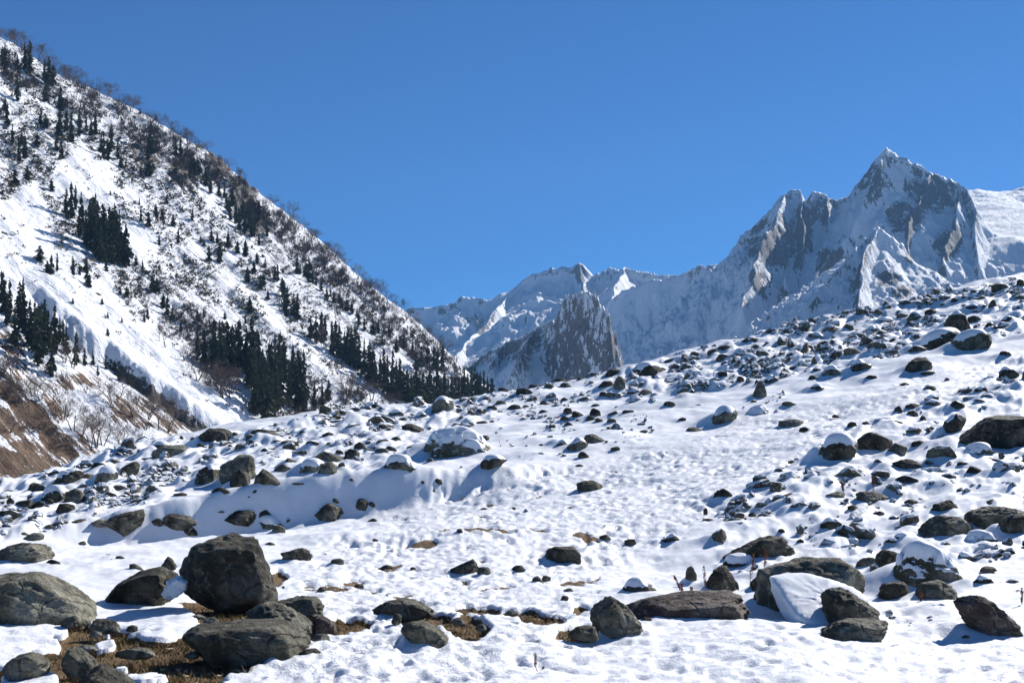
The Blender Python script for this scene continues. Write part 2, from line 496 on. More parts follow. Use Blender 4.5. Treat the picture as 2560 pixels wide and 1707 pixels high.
# hero rocks: zone, outline, material, snow dusting, cap, depth ratio, label, short name used by neighbours' labels
HERO = [
 ('A', [(1190, 420), (1290, 310), (1430, 262), (1690, 222), (1750, 260), (1800, 400), (1830, 520), (1872, 610), (1855, 690), (1760, 760), (1500, 770), (1320, 690), (1215, 580), (1180, 480)], 'd', 0, 0, .8,
  'huge rounded near-black boulder standing over the brown earth patch', 'the huge rounded boulder'),
 ('A', [(650, 712), (690, 640), (800, 560), (930, 480), (1060, 455), (1165, 490), (1170, 600), (1090, 690), (820, 720)], 'd', 0, 0, .8,
  'black humped rock tucked against the left of the huge rounded boulder', 'the black humped rock'),
 ('A', [(-300, 820), (-240, 520), (0, 500), (140, 525), (290, 640), (540, 775), (500, 815), (380, 850), (150, 850), (0, 850)], 'r', 0, 0, .9,
  'broad pale grey boulder cut off by the left edge above the earth', 'the broad pale boulder'),
 ('A', [(150, 560), (215, 488), (330, 530), (450, 590), (612, 715), (560, 760), (380, 700)], 'r', 0, 0, .7,
  'wedge-shaped grey rock leaning on the back of the broad pale boulder', 'the leaning wedge rock'),
 ('A', [(1640, 860), (1680, 770), (1820, 700), (1930, 735), (2030, 790), (2110, 860), (2085, 930), (1990, 945), (1800, 900)], 'r', 0, 0, .8,
  'rounded grey-green boulder resting below the huge boulder, right of its foot', 'the rounded green boulder'),
 ('A', [(1815, 690), (1960, 658), (2150, 668), (2198, 700), (2180, 800), (2110, 850), (1930, 800)], 'r', 0, 0, .8,
  'flat-topped grey rock behind the rounded grey-green boulder', 'the flat-topped rock'),
 ('A', [(2110, 870), (2140, 810), (2205, 793), (2292, 862), (2285, 908), (2150, 905)], 'e', 0, 0, .8,
  'small pinkish-brown stone at the right edge of the boulder cluster', 'the pinkish stone'),
 ('A', [(1200, 910), (1400, 865), (1700, 853), (1900, 868), (2000, 930), (2055, 1010), (2000, 1065), (1700, 1090), (1480, 1070), (1330, 990)], 'm', 0, 0, .8,
  'long low mossy boulder lying in the brown grass', 'the long mossy boulder'),
 ('A', [(395, 1085), (470, 1012), (545, 1040), (645, 1125), (620, 1180), (440, 1170)], 'r', 0, 0, .8,
  'tilted grey rock in the grass near the lower left corner', 'the tilted rock'),
 ('A', [(430, 1340), (520, 1180), (645, 1123), (740, 1190), (830, 1290), (830, 1360)], 'd', 0, 0, .8,
  'dark pointed rock cut by the bottom edge', 'the pointed bottom rock'),
 ('A', [(700, 1160), (740, 1140), (830, 1180), (910, 1250), (900, 1320), (790, 1320)], 'r', 0, 0, .7,
  'grey stone right of the dark pointed rock at the bottom edge', 'the bottom grey stone'),
 ('A', [(-40, 1210), (0, 1130), (120, 1058), (250, 1048), (297, 1090), (260, 1160), (100, 1200)], 'r', 0, 0, .8,
  'split grey rock between snow patches at the lower left corner', 'the split corner rock'),
 ('A', [(-120, 420), (0, 330), (100, 290), (190, 300), (308, 350), (250, 392), (150, 430), (0, 430)], 'r', 0, 0, .8,
  'angular grey boulder at the left edge on the bright snow', 'the angular left-edge boulder'),
 ('B', [(1688, 755), (1750, 690), (1830, 657), (1900, 690), (1970, 760), (2052, 882), (2040, 925), (1900, 920), (1770, 870)], 'r', 0, 0, .8,
  'egg-shaped olive boulder leaning to the left beside the long slab', 'the leaning egg boulder'),
 ('B', [(1376, 375), (1385, 340), (1440, 320), (1570, 315), (1612, 365), (1620, 390), (1550, 420), (1400, 395)], 'd', 0, 0, .8,
  'dark blocky rock alone in the middle of the trampled snow', 'the lone dark block'),
 ('B', [(718, 487), (800, 440), (885, 400), (908, 420), (914, 490), (840, 500)], 'd', 0, 0, .7,
  'small black wedge rising to a point on the trampled snow', 'the black wedge'),
 ('B', [(380, 890), (420, 840), (540, 828), (640, 880), (705, 960), (600, 1000), (480, 950)], 'm', 0.1, 0, .8,
  'lumpy brown-grey rock sunk in snow near the bottom centre', 'the lumpy brown rock'),
 ('B', [(172, 770), (280, 710), (420, 678), (540, 720), (605, 765), (440, 790)], 'r', 0.2, 0, .8,
  'low grey slab emerging from snow left of the brown rock', 'the low grey slab'),
 ('B', [(1535, 920), (1590, 870), (1680, 862), (1750, 890), (1740, 930), (1600, 945)], 'm', 0, 0, .8,
  'low mossy stone below the leaning egg-shaped boulder', 'the low mossy stone'),
 ('C', [(-380, 760), (-370, 690), (-200, 680), (100, 640), (350, 630), (505, 630), (548, 740), (530, 815), (300, 835), (60, 835), (-150, 780)], 'e', 0, 0, .55,
  'long flat slab with a reddish top right of the egg-shaped boulder', 'the long reddish slab'),
 ('C', [(555, 800), (600, 490), (940, 393), (1220, 408), (1312, 495), (1308, 620), (1150, 690), (900, 770), (700, 800)], 'r', 0, 0, .8,
  'big square grey boulder with a thick snow apron on its front', 'the snow-aproned boulder'),
 ('C', [(490, 650), (500, 540), (560, 500), (625, 520), (630, 650)], 'd', 0, 0, .8,
  'dark stone wedged left of the snow-aproned boulder', 'the wedged dark stone'),
 ('C', [(185, 560), (250, 460), (330, 445), (395, 560), (405, 655), (230, 650)], 'd', 0.15, 0, .9,
  'black hollow-faced rock behind the long reddish slab', 'the hollow black rock'),
 ('C', [(325, 405), (480, 310), (640, 238), (740, 258), (818, 365), (700, 410), (450, 415)], 'd', 0, 0, .7,
  'dark green humpbacked boulder on the snow above the square boulder', 'the humpbacked boulder'),
 ('C', [(1010, 640), (1060, 603), (1150, 620), (1260, 690), (1388, 770), (1250, 825), (1160, 835), (1060, 770)], 'd', 0.1, 0, .8,
  'dark ridged rock right of the snow apron, pointing down right', 'the ridged dark rock'),
 ('C', [(992, 950), (1060, 860), (1200, 825), (1400, 828), (1465, 890), (1330, 945), (1150, 965)], 'r', 0, 0, .8,
  'smooth grey stone alone in the snow near the bottom right', 'the smooth bottom stone'),
 ('C', [(1470, 560), (1560, 400), (1700, 343), (1850, 390), (1920, 450), (1975, 575), (1850, 600), (1650, 600)], 'm', 0.1, .85, .8,
  'yellow-lichened boulder with a rounded snow cap at right', 'the lichened boulder'),
 ('C', [(1355, 440), (1385, 335), (1500, 365), (1545, 420), (1500, 500), (1400, 520)], 'd', 0.2, 0, .8,
  'dark green rock left of the lichened boulder', 'the dark green rock'),
 ('C', [(1375, 660), (1400, 590), (1500, 558), (1585, 575), (1580, 640), (1450, 680)], 'd', 0.1, 0, .8,
  'low dark rock in snow below the lichened boulder', 'the low dark rock'),
 ('C', [(1640, 660), (1680, 570), (1800, 548), (1890, 590), (1930, 660), (1800, 690)], 'r', 0.25, 0, .8,
  'grey rock half under snow right of the low dark rock', 'the half-buried grey rock'),
 ('C', [(1900, 665), (2080, 648), (2220, 720), (2350, 870), (2340, 925), (2200, 930), (2090, 900)], 'e', 0, 0, .6,
  'cracked reddish-brown boulder at the lower right edge', 'the cracked reddish boulder'),
 ('C', [(1625, 258), (1700, 180), (1800, 103), (1920, 98), (2038, 185), (1910, 255), (1750, 258)], 'r', 0, 0, .7,
  'broad peaked grey-brown boulder near the right edge', 'the broad peaked boulder'),
 ('C', [(1985, 170), (2010, 60), (2060, 38), (2350, 70), (2430, 110), (2300, 170), (2060, 190)], 'r', 0.1, 0, .6,
  'long grey boulder cut by the right edge, behind the peaked one', 'the long right-edge boulder'),
 ('C', [(2195, 240), (2220, 160), (2310, 90), (2420, 90), (2430, 240), (2280, 255)], 'd', 0.1, 0, .8,
  'dark rock at the right edge just below the long boulder', 'the dark edge rock'),
 ('D', [(1955, 1190), (1975, 1100), (2100, 1040), (2210, 958), (2330, 968), (2480, 1020), (2480, 1205), (2200, 1205)], 'd', 0, 0, .8,
  'massive dark boulder at the right edge on the upper snow slope', 'the massive right-edge boulder'),
 ('D', [(1545, 690), (1570, 610), (1620, 572), (1690, 572), (1735, 630), (1730, 680)], 'd', 0.05, 0, .8,
  'black square boulder standing on the edge of the snow path', 'the black square boulder'),
 ('D', [(1655, 500), (1720, 440), (1860, 385), (1975, 410), (1940, 470), (1800, 515)], 'd', 0.3, .8, .7,
  'broad black boulder with a snow lid on the upper right slope', 'the snow-lidded boulder'),
 ('D', [(1890, 545), (1920, 450), (2050, 400), (2130, 420), (2155, 470), (2060, 525)], 'r', 0.3, .8, .8,
  'snow-topped boulder right of the broad black snow-lidded one', 'the snow-topped neighbour'),
 ('D', [(1815, 400), (1850, 310), (1915, 258), (1970, 300), (2005, 395), (1920, 420)], 'd', 0.25, .4, .8,
  'pyramid-shaped dark boulder high on the right slope', 'the pyramid boulder'),
 ('D', [(498, 860), (530, 790), (550, 735), (575, 760), (598, 845), (560, 870)], 'r', 0, 0, .7,
  'upright pointed stone standing on the smooth snow bank', 'the upright pointed stone'),
 ('D', [(200, 1045), (230, 975), (310, 920), (380, 940), (402, 965), (330, 1015)], 'r', 0.25, .5, .8,
  'grey boulder with snowy shoulder at the left end of a rock row', 'the snowy-shouldered boulder'),
 ('D', [(685, 1060), (700, 1020), (800, 1003), (862, 1025), (800, 1062)], 'p', 0, 0, .7,
  'pale flat slab lying on the trampled path', 'the pale path slab'),
 ('D', [(955, 1310), (975, 1180), (1060, 1118), (1180, 1115), (1235, 1180), (1150, 1250), (1000, 1320)], 'd', 0.35, 1, .8,
  'boulder almost buried under a thick white snow cushion', 'the snow-cushioned boulder'),
 ('D', [(1230, 1170), (1330, 1088), (1400, 1130), (1490, 1165), (1460, 1200), (1300, 1215)], 'd', 0.15, 0, .8,
  'dark twin-humped rock right of the snow-cushioned boulder', 'the twin-humped rock'),
 ('D', [(1815, 1110), (1830, 1010), (1890, 960), (1980, 990), (1940, 1060), (1870, 1120)], 'd', 0.3, .3, .8,
  'dark broken rock left of the massive right-edge boulder', 'the broken dark rock'),
 ('E', [(522, 750), (560, 670), (700, 628), (820, 650), (940, 700), (1003, 735), (960, 755), (850, 810), (700, 805), (540, 780)], 'r', 0.25, .9, .8,
  'large long boulder wearing a thick snow cap in the centre left', 'the large capped boulder'),
 ('E', [(585, 500), (610, 430), (650, 398), (740, 395), (752, 500), (660, 510)], 'r', 0.3, .7, .8,
  'snow-topped block standing on the crest before the dark forest', 'the crest block'),
 ('E', [(1175, 372), (1190, 330), (1240, 323), (1295, 345), (1300, 370)], 'd', 0, 0, .8,
  'dark rounded boulder on the crest below the rock pinnacle', 'the dark crest boulder'),
 ('E', [(1775, 245), (1800, 205), (1860, 188), (1945, 220), (1900, 250)], 'd', 0.15, 0, .8,
  'dark flat boulder on the crest right of the rock pinnacle', 'the flat crest boulder'),
 ('E', [(1845, 345), (1855, 290), (1890, 238), (1925, 260), (1925, 310), (1890, 345)], 'r', 0.1, 0, .8,
  'upright rounded boulder tilted beneath the flat crest boulder', 'the tilted upright boulder'),
 ('E', [(1965, 245), (1990, 190), (2080, 152), (2200, 175), (2215, 230), (2080, 250)], 'd', 0.35, .6, .8,
  'stack-like dark boulder with snow shelves on the crest', 'the snow-shelved boulder'),
 ('E', [(1595, 1035), (1605, 975), (1650, 958), (1750, 955), (1778, 1000), (1740, 1035)], 'm', 0, 0, .8,
  'tan mossy block alone on the trampled slope', 'the tan mossy block'),
 ('E', [(930, 885), (950, 810), (1060, 800), (1118, 812), (1080, 840), (960, 885)], 'd', 0.15, .4, .8,
  'black boulder at the upper rim of the blue shadowed bank', 'the black rim boulder'),
 ('E', [(72, 1160), (90, 1100), (120, 1080), (150, 1100), (158, 1150)], 'd', 0, 0, .8,
  'black stone at the lower tip of the shadowed bank', 'the shadow tip stone'),
 ('E', [(1515, 755), (1540, 710), (1620, 678), (1675, 695), (1660, 730), (1580, 758)], 'r', 0.25, .3, .8,
  'grey boulder in front of a pair in the middle snowfield', 'the midfield boulder'),
 ('E', [(1635, 700), (1650, 650), (1700, 637), (1750, 670), (1785, 685), (1740, 705)], 'r', 0.1, 0, .8,
  'angular grey boulder behind right of the midfield boulder', 'the angular midfield rock'),
 ('G', [(1485, 560), (1505, 440), (1620, 368), (1720, 366), (1748, 450), (1745, 555), (1600, 575)], 'r', 0.12, 0, .8,
  'tall squarish light-faced boulder above the shadowed bank', 'the tall square boulder'),
 ('G', [(1555, 590), (1570, 510), (1640, 472), (1700, 490), (1710, 570), (1640, 600)], 'd', 0, 0, .8,
  'rounded dark boulder in front of the tall square boulder', 'the rounded front boulder'),
 ('G', [(1730, 585), (1745, 500), (1775, 463), (1850, 510), (1928, 580), (1850, 595)], 'd', 0, 0, .8,
  'black triangular boulder right of the tall square boulder', 'the black triangle boulder'),
 ('G', [(1315, 595), (1340, 490), (1400, 450), (1480, 465), (1490, 570), (1400, 600)], 'd', 0.3, .4, .8,
  'snow-dusted dark boulder left of the tall square boulder', 'the dusted dark boulder'),
 ('G', [(1040, 400), (1075, 345), (1170, 310), (1235, 300), (1295, 345), (1200, 395)], 'r', 0.15, 0, .8,
  'long grey boulder on the left crest beside a snow-covered lump', 'the left crest boulder'),
 ('G', [(1025, 345), (1040, 305), (1090, 292), (1160, 305), (1150, 350)], 'r', 0.5, 1, .8,
  'snow-covered lump left of the long grey crest boulder', 'the snow-covered lump'),
 ('G', [(1345, 290), (1370, 220), (1420, 188), (1520, 185), (1572, 210), (1550, 275), (1450, 290)], 'd', 0.05, 0, .8,
  'black twin boulder on the left crest where the snow chute ends', 'the black crest twin'),
 ('G', [(1695, 255), (1720, 210), (1780, 195), (1860, 205), (1885, 250)], 'd', 0.15, 0, .8,
  'low dark boulder on the crest left of the tall conifer grove', 'the low crest boulder'),
 ('G', [(1970, 185), (1990, 145), (2030, 120), (2078, 155), (2060, 185)], 'd', 0, 0, .8,
  'dark angular boulder on the crest under the tall conifer grove', 'the grove-foot boulder'),
 ('G', [(800, 520), (815, 450), (870, 415), (945, 425), (950, 480), (880, 520)], 'd', 0.1, 0, .8,
  'dark rounded boulder on the far left rubble slope', 'the far left dark boulder'),
 ('G', [(625, 560), (650, 490), (730, 462), (800, 490), (795, 550), (700, 580)], 'r', 0.5, 1, .8,
  'round boulder wholly covered by snow left of a dark one', 'the snow-ball boulder'),
 ('G', [(350, 590), (380, 530), (480, 478), (550, 475), (540, 530), (430, 590)], 'd', 0.3, .7, .8,
  'long snow-backed boulder slanting on the far left slope', 'the snow-backed boulder'),
 ('G', [(425, 690), (440, 620), (500, 598), (560, 640), (572, 690), (490, 705)], 'r', 0.05, 0, .8,
  'rounded grey boulder with a sunlit right face, far left', 'the sunlit round boulder'),
 ('G', [(245, 690), (290, 630), (400, 605), (450, 630), (430, 685), (320, 700)], 'd', 0.4, 1, .8,
  'snow-draped boulder left of the sunlit round one', 'the snow-draped boulder'),
 ('G', [(715, 900), (750, 820), (800, 790), (900, 780), (965, 743), (972, 800), (900, 870), (780, 905)], 'd', 0, 0, .8,
  'big black boulder lying in the shadow at the left', 'the big shadowed boulder'),
 ('G', [(1085, 850), (1100, 785), (1160, 768), (1260, 785), (1330, 840), (1300, 868), (1150, 865)], 'd', 0, 0, .8,
  'long black boulder in the middle of the shaded bank foot', 'the long shaded boulder'),
 ('G', [(1485, 830), (1510, 780), (1640, 748), (1720, 760), (1745, 800), (1620, 842)], 'd', 0, 0, .8,
  'wide black boulder in the blue shadow right of the long one', 'the wide shaded boulder'),
 ('G', [(1740, 815), (1760, 765), (1810, 748), (1852, 785), (1830, 820)], 'd', 0, 0, .8,
  'round black stone touching the wide shaded boulder', 'the round shaded stone'),
 ('G', [(2090, 830), (2220, 718), (2290, 703), (2338, 770), (2280, 805)], 'd', 0, 0, .7,
  'black sloping boulder at the right end of the shaded bank', 'the sloping shaded boulder'),
 ('G', [(2130, 425), (2150, 370), (2210, 348), (2330, 385), (2350, 425), (2250, 435)], 'r', 0.1, 0, .8,
  'broad grey boulder among rubble above the shaded bank', 'the broad rubble boulder'),
 ('G', [(2020, 515), (2050, 450), (2120, 418), (2215, 425), (2200, 515)], 'r', 0.5, 1, .8,
  'boulder under a smooth white snow hood above the shaded bank', 'the snow-hooded boulder'),
 ('G', [(2170, 515), (2190, 440), (2250, 418), (2300, 450), (2300, 510)], 'r', 0.05, 0, .8,
  'grey boulder right of the snow-hooded boulder', 'the hooded one\'s neighbour'),
 ('A', [(125, 285), (190, 240), (250, 222), (285, 250), (220, 285)], 'p', 0, 0, .7,
  'pale slab above the angular boulder at the left edge', 'the pale left slab'),
]

# plain rocks, one standing in for a dark hollow: zone -> (x0, y0, x1, y1, material, snow, cap)
BOX = {
 'A': [(585, 808, 808, 910, 'r', 0, 0), (600, 893, 692, 940, 'p', 0, 0), (398, 785, 538, 880, 'r', 0, 0), (505, 990, 658, 1045, 'p', 0, 0), (765, 1005, 1050, 1090, 'r', 0, 0),
       (1252, 1030, 1358, 1085, 'r', 0, 0), (2118, 912, 2255, 975, 'p', 0, 0), (2035, 1015, 2230, 1085, 'd', 0, 0), (850, 850, 935, 900, 'd', 0, 0), (1375, 795, 1502, 868, 'p', 0, 0),
       (1250, 778, 1400, 815, 'p', 0, 0), (285, 400, 400, 465, 'd', 0, 0), (1088, 378, 1205, 480, 'd', 0, 0), (1915, 318, 2122, 435, 'd', 0, 0), (525, 278, 585, 305, 'd', 0, 0),
       (870, 430, 980, 485, 'm', 0, 0), (2160, 590, 2235, 620, 'd', 0, 0), (1800, 285, 1880, 312, 'd', 0, 0), (60, 215, 190, 255, 'd', .1, 0), (80, 185, 160, 220, 'd', .1, 0),
       (2255, 395, 2352, 450, 'd', .1, 0), (785, 378, 850, 405, 'd', 0, 0)],
 'B': [(908, 453, 1005, 508, 'r', 0, 0), (1285, 515, 1368, 580, 'r', 0, 0), (1350, 513, 1415, 555, 'r', 0, 0), (320, 773, 392, 850, 'd', 0, 0), (1905, 568, 2178, 662, 'd', .2, .4),
       (762, 192, 812, 238, 'd', .1, 0), (158, 122, 238, 158, 'd', 0, 0), (1748, 232, 1828, 268, 'd', .1, 0), (1915, 262, 2002, 308, 'd', .1, 0), (2175, 240, 2312, 295, 'd', .3, .4),
       (235, 440, 335, 475, 'd', 0, 0), (1142, 443, 1243, 485, 'd', 0, 0), (1482, 648, 1538, 685, 'd', 0, 0), (735, 798, 832, 860, 'r', 0, 0), (895, 845, 975, 895, 'r', 0, 0),
       (2028, 798, 2112, 845, 'd', 0, 0), (450, 455, 490, 478, 'd', 0, 0), (65, 570, 135, 600, 'm', 0, 0), (1500, 600, 1570, 630, 'e', 0, 0), (2110, 650, 2225, 690, 'd', 0, 0), (440, 715, 600, 800, 'd', .1, 0),
       (1100, 755, 1190, 790, 'r', 0, 0), (190, 260, 235, 282, 'e', 0, 0), (930, 50, 985, 72, 'e', 0, 0)],
 'C': [(38, 438, 118, 585, 'r', .1, 0), (1150, 600, 1260, 690, 'r', .1, 0), (1700, 718, 1930, 800, 'd', .1, .3), (1955, 238, 2195, 308, 'd', .3, .5), (1735, -10, 1945, 100, 'd', .1, 0),  # third: a dark hollow in the snow, its darkness put in as a boulder
       (968, 132, 1120, 208, 'd', .2, .5), (1418, 108, 1515, 155, 'd', .2, .3), (1400, 243, 1605, 300, 'd', .3, .5), (1328, 72, 1402, 102, 'd', .2, 0), (1150, 28, 1235, 80, 'd', .2, 0),
       (2055, 448, 2175, 495, 'm', .2, 0), (1995, 528, 2165, 605, 'd', .2, .4), (1885, 362, 2025, 425, 'r', .2, .3), (668, 192, 722, 235, 'd', .1, 0), (468, 82, 525, 112, 'd', .1, 0),
       (798, 262, 852, 308, 'd', .1, 0), (1755, 282, 1862, 340, 'd', .2, .4), (160, 48, 190, 98, 'd', 0, 0), (152, 122, 232, 142, 'e', 0, 0), (300, 395, 530, 450, 'd', .4, .8), (1210, 385, 1375, 470, 'r', .2, .2),
       (1300, 440, 1390, 560, 'd', 0, 0), (2090, -10, 2230, 50, 'r', .2, .2), (1540, -10, 1640, 25, 'd', .2, 0), (1410, 218, 1480, 245, 'r', .1, 0), (330, 540, 410, 640, 'd', .2, 0), (1930, 920, 1990, 945, 'd', 0, 0)],
 'D': [(1965, 290, 2075, 355, 'd', .3, .4), (1558, 498, 1692, 565, 'd', .4, .8), (965, 645, 1128, 735, 'r', .3, .5), (1165, 598, 1322, 695, 'd', .25, .4), (875, 700, 972, 742, 'd', .2, 0),
       (1128, 508, 1268, 575, 'r', .2, .2), (508, 733, 545, 780, 'd', .1, 0), (445, 918, 645, 985, 'd', .35, .6), (700, 878, 808, 925, 'm', .1, 0), (885, 763, 1015, 825, 'd', .25, .5),
       (1645, 768, 1772, 820, 'd', .2, .3), (1415, 1158, 1562, 1275, 'r', .15, 0), (1585, 1143, 1705, 1205, 'd', .15, 0), (1455, 908, 1532, 975, 'd', .1, 0), (1545, 892, 1662, 938, 'd', .2, .2),
       (1555, 938, 1642, 995, 'd', .2, .3), (1435, 1008, 1535, 1065, 'd', .2, .3), (1635, 975, 1692, 1035, 'd', .1, 0), (1465, 1270, 1662, 1350, 'd', .15, .2), (1485, 1383, 1665, 1465, 'd', .1, 0),
       (225, 1473, 365, 1570, 'd', .15, 0), (688, 1503, 825, 1568, 'd', .15, .2), (995, 1493, 1142, 1555, 'r', .2, .2), (1212, 1493, 1432, 1570, 'r', .15, 0), (1895, 1288, 1985, 1345, 'd', .15, .2),
       (1955, 1318, 2095, 1405, 'd', .1, 0), (2135, 1508, 2265, 1568, 'd', .1, 0), (66, 538, 148, 585, 'd', 0, 0), (242, 553, 345, 615, 'r', .15, .2), (188, 518, 285, 585, 'r', .15, .2),
       (252, 488, 362, 545, 'd', .15, .2), (428, 433, 545, 498, 'd', .2, .3), (548, 473, 625, 525, 'd', .1, 0), (488, 488, 548, 535, 'r', .1, 0), (1108, 348, 1192, 425, 'r', .1, 0),
       (1328, 248, 1395, 303, 'r', .1, 0), (1338, 318, 1492, 355, 'd', .35, .7), (2138, 68, 2255, 135, 'd', .1, .1), (1975, 115, 2045, 168, 'r', .15, 0), (2115, 178, 2175, 265, 'r', .1, 0),
       (898, 573, 945, 660, 'r', .1, 0), (38, 1053, 148, 1100, 'd', .1, 0), (1142, 1018, 1218, 1065, 'd', .1, 0), (2188, 533, 2272, 585, 'd', .1, 0), (2188, 655, 2335, 735, 'd', .3, .4),
       (828, 488, 915, 535, 'd', .25, .4), (878, 408, 1002, 460, 'r', .3, .4), (958, 463, 1032, 505, 'd', .1, 0), (610, 560, 680, 610, 'd', .2, .2), (730, 545, 800, 590, 'd', .25, .3), (745, 640, 820, 672, 'd', .2, 0),
       (1430, 445, 1495, 500, 'd', .1, 0), (1250, 370, 1390, 430, 'r', .25, .3), (385, 705, 445, 760, 'd', .15, 0), (230, 670, 330, 745, 'd', .35, .6), (570, 700, 685, 770, 'd', .4, .7), (815, 1055, 885, 1090, 'd', .1, 0),
       (1040, 970, 1090, 995, 'd', 0, 0), (1245, 1018, 1300, 1042, 'm', 0, 0), (1500, 750, 1580, 782, 'd', .1, 0), (1270, 700, 1360, 735, 'd', .2, .2), (1845, 868, 1960, 960, 'd', .3, .3), (2020, 780, 2120, 830, 'd', .3, .5),
       (2100, 335, 2180, 385, 'd', .3, .4), (2130, 365, 2200, 410, 'd', .3, .5), (2180, 80, 2260, 120, 'd', .1, 0), (1850, 170, 1925, 225, 'd', .15, .2), (1680, 245, 1765, 300, 'd', .15, 0), (1550, 270, 1690, 345, 'r', .3, .5),
       (1590, 285, 1660, 330, 'r', .1, 0), (2200, 300, 2300, 350, 'd', .4, .7), (2290, 340, 2352, 400, 'd', .4, .7), (2210, 230, 2310, 270, 'd', .3, .4), (2300, 40, 2360, 110, 'd', .2, .2), (1965, 215, 2070, 260, 'd', .3, .4),
       (1810, 720, 1850, 745, 'd', .1, 0), (1145, 680, 1195, 705, 'd', .1, 0), (80, 900, 150, 930, 'd', .1, 0), (1650, 672, 1765, 702, 'd', .15, .2), (1680, 845, 1790, 880, 'd', .2, .3), (1950, 1195, 2190, 1265, 'd', .35, .7)],
 'E': [(388, 563, 548, 640, 'd', .15, .1), (1248, 293, 1335, 328, 'd', .05, 0), (1048, 318, 1128, 365, 'd', .15, 0), (1728, 270, 1855, 345, 'd', .35, .6), (2100, 228, 2200, 285, 'd', .25, .4),
       (1732, 346, 1825, 395, 'd', .25, .3), (1650, 338, 1705, 372, 'd', .1, 0), (1495, 458, 1565, 515, 'd', .15, 0), (1558, 478, 1662, 535, 'd', .2, .2), (1648, 512, 1725, 560, 'd', .1, 0),
       (1678, 458, 1760, 535, 'd', .2, .2), (1472, 513, 1545, 565, 'd', .15, 0), (1796, 528, 1870, 580, 'r', .1, 0), (1802, 478, 1898, 525, 'd', .1, 0), (1900, 473, 1990, 510, 'd', .1, 0),
       (1500, 558, 1570, 595, 'd', .1, 0), (1712, 528, 1775, 566, 'd', .1, 0), (2185, 413, 2275, 460, 'd', .1, 0), (1476, 388, 1545, 425, 'd', .1, 0), (1688, 432, 1752, 458, 'd', .1, 0),
       (1432, 683, 1545, 740, 'd', .4, .8), (1318, 706, 1368, 735, 'd', 0, 0), (1598, 757, 1680, 810, 'd', .05, 0), (1822, 722, 1895, 770, 'd', .1, 0), (720, 563, 805, 605, 'd', .2, .2),
       (902, 548, 985, 580, 'd', .05, 0), (362, 523, 432, 560, 'd', .1, 0), (15, 533, 135, 575, 'r', .2, .2), (2, 568, 138, 625, 'd', .2, .2), (206, 668, 325, 730, 'd', .15, .1), (206, 733, 305, 785, 'r', .1, 0),
       (382, 773, 515, 815, 'd', .15, .2), (255, 808, 505, 912, 'r', .4, .8), (-5, 733, 108, 820, 'd', .1, .1), (422, 718, 485, 758, 'd', .1, 0), (562, 800, 618, 850, 'r', .15, .1), (155, 1100, 215, 1145, 'd', .05, 0),
       (612, 943, 672, 990, 'd', 0, 0), (520, 958, 552, 988, 'd', 0, 0), (1025, 408, 1122, 455, 'r', .15, .1), (1108, 433, 1225, 480, 'd', .1, 0), (700, 918, 735, 940, 'd', 0, 0), (25, 943, 70, 968, 'd', 0, 0),
       (1220, 440, 1270, 468, 'd', .1, 0), (990, 545, 1030, 575, 'd', .05, 0), (1340, 410, 1395, 448, 'd', .15, 0), (1325, 470, 1420, 505, 'd', .1, 0), (920, 645, 995, 690, 'd', .2, .2), (580, 1015, 630, 1040, 'd', 0, 0),
       (835, 385, 910, 430, 'd', .1, 0), (740, 440, 800, 480, 'd', .2, .2), (975, 440, 1050, 485, 'd', .3, .3), (305, 475, 410, 530, 'r', .5, .9), (485, 492, 570, 530, 'd', .5, 1), (570, 468, 655, 505, 'd', .2, .1),
       (1430, 252, 1530, 290, 'd', .1, 0), (1290, 258, 1330, 280, 'd', .1, 0), (1470, 285, 1560, 330, 'd', .35, .5), (1590, 250, 1640, 280, 'd', .1, 0), (2185, 118, 2305, 160, 'd', .1, 0), (2255, 240, 2352, 285, 'd', .3, .4),
       (2010, 330, 2110, 385, 'r', .2, .2), (1880, 350, 1950, 390, 'd', .25, .3), (2280, 525, 2345, 560, 'd', .2, .3), (2020, 610, 2080, 632, 'd', .1, 0), (1330, 205, 1380, 230, 'd', 0, 0), (270, 720, 360, 760, 'd', .2, .2),
       (60, 690, 150, 760, 'd', .25, .3), (310, 655, 390, 690, 'd', .25, .2), (85, 505, 190, 550, 'd', .15, .1), (20, 458, 115, 495, 'd', .1, .1), (1575, 845, 1640, 868, 'e', 0, 0)],
 'G': [(1210, 533, 1315, 602, 'd', .35, .5), (1282, 248, 1355, 305, 'd', .05, 0), (532, 493, 642, 575, 'd', .2, .2), (176, 558, 315, 630, 'd', .15, .1), (98, 673, 225, 755, 'd', .15, .1),
       (215, 683, 305, 750, 'd', .05, 0), (282, 713, 350, 770, 'd', 0, 0), (366, 698, 515, 785, 'd', .2, .2), (556, 808, 740, 870, 'r', .05, 0), (1028, 803, 1115, 865, 'd', 0, 0),
       (1212, 862, 1345, 930, 'd', 0, 0), (2248, 662, 2325, 715, 'd', 0, 0), (1432, 588, 1595, 665, 'd', .1, 0), (1688, 608, 1762, 660, 'd', 0, 0), (1668, 653, 1712, 682, 'd', 0, 0),
       (1176, 628, 1275, 675, 'd', .1, 0), (1088, 688, 1158, 728, 'd', .1, 0), (1932, 388, 2035, 460, 'd', .15, 0), (1846, 428, 2005, 515, 'r', .1, 0), (2076, 273, 2185, 335, 'd', .1, 0),
       (1848, 268, 1930, 310, 'd', .1, 0), (1598, 293, 1668, 338, 'r', .1, 0), (1756, 323, 1832, 370, 'd', .1, 0), (2196, 213, 2295, 275, 'd', .15, .1), (1700, 822, 1942, 890, 'd', .3, .3),
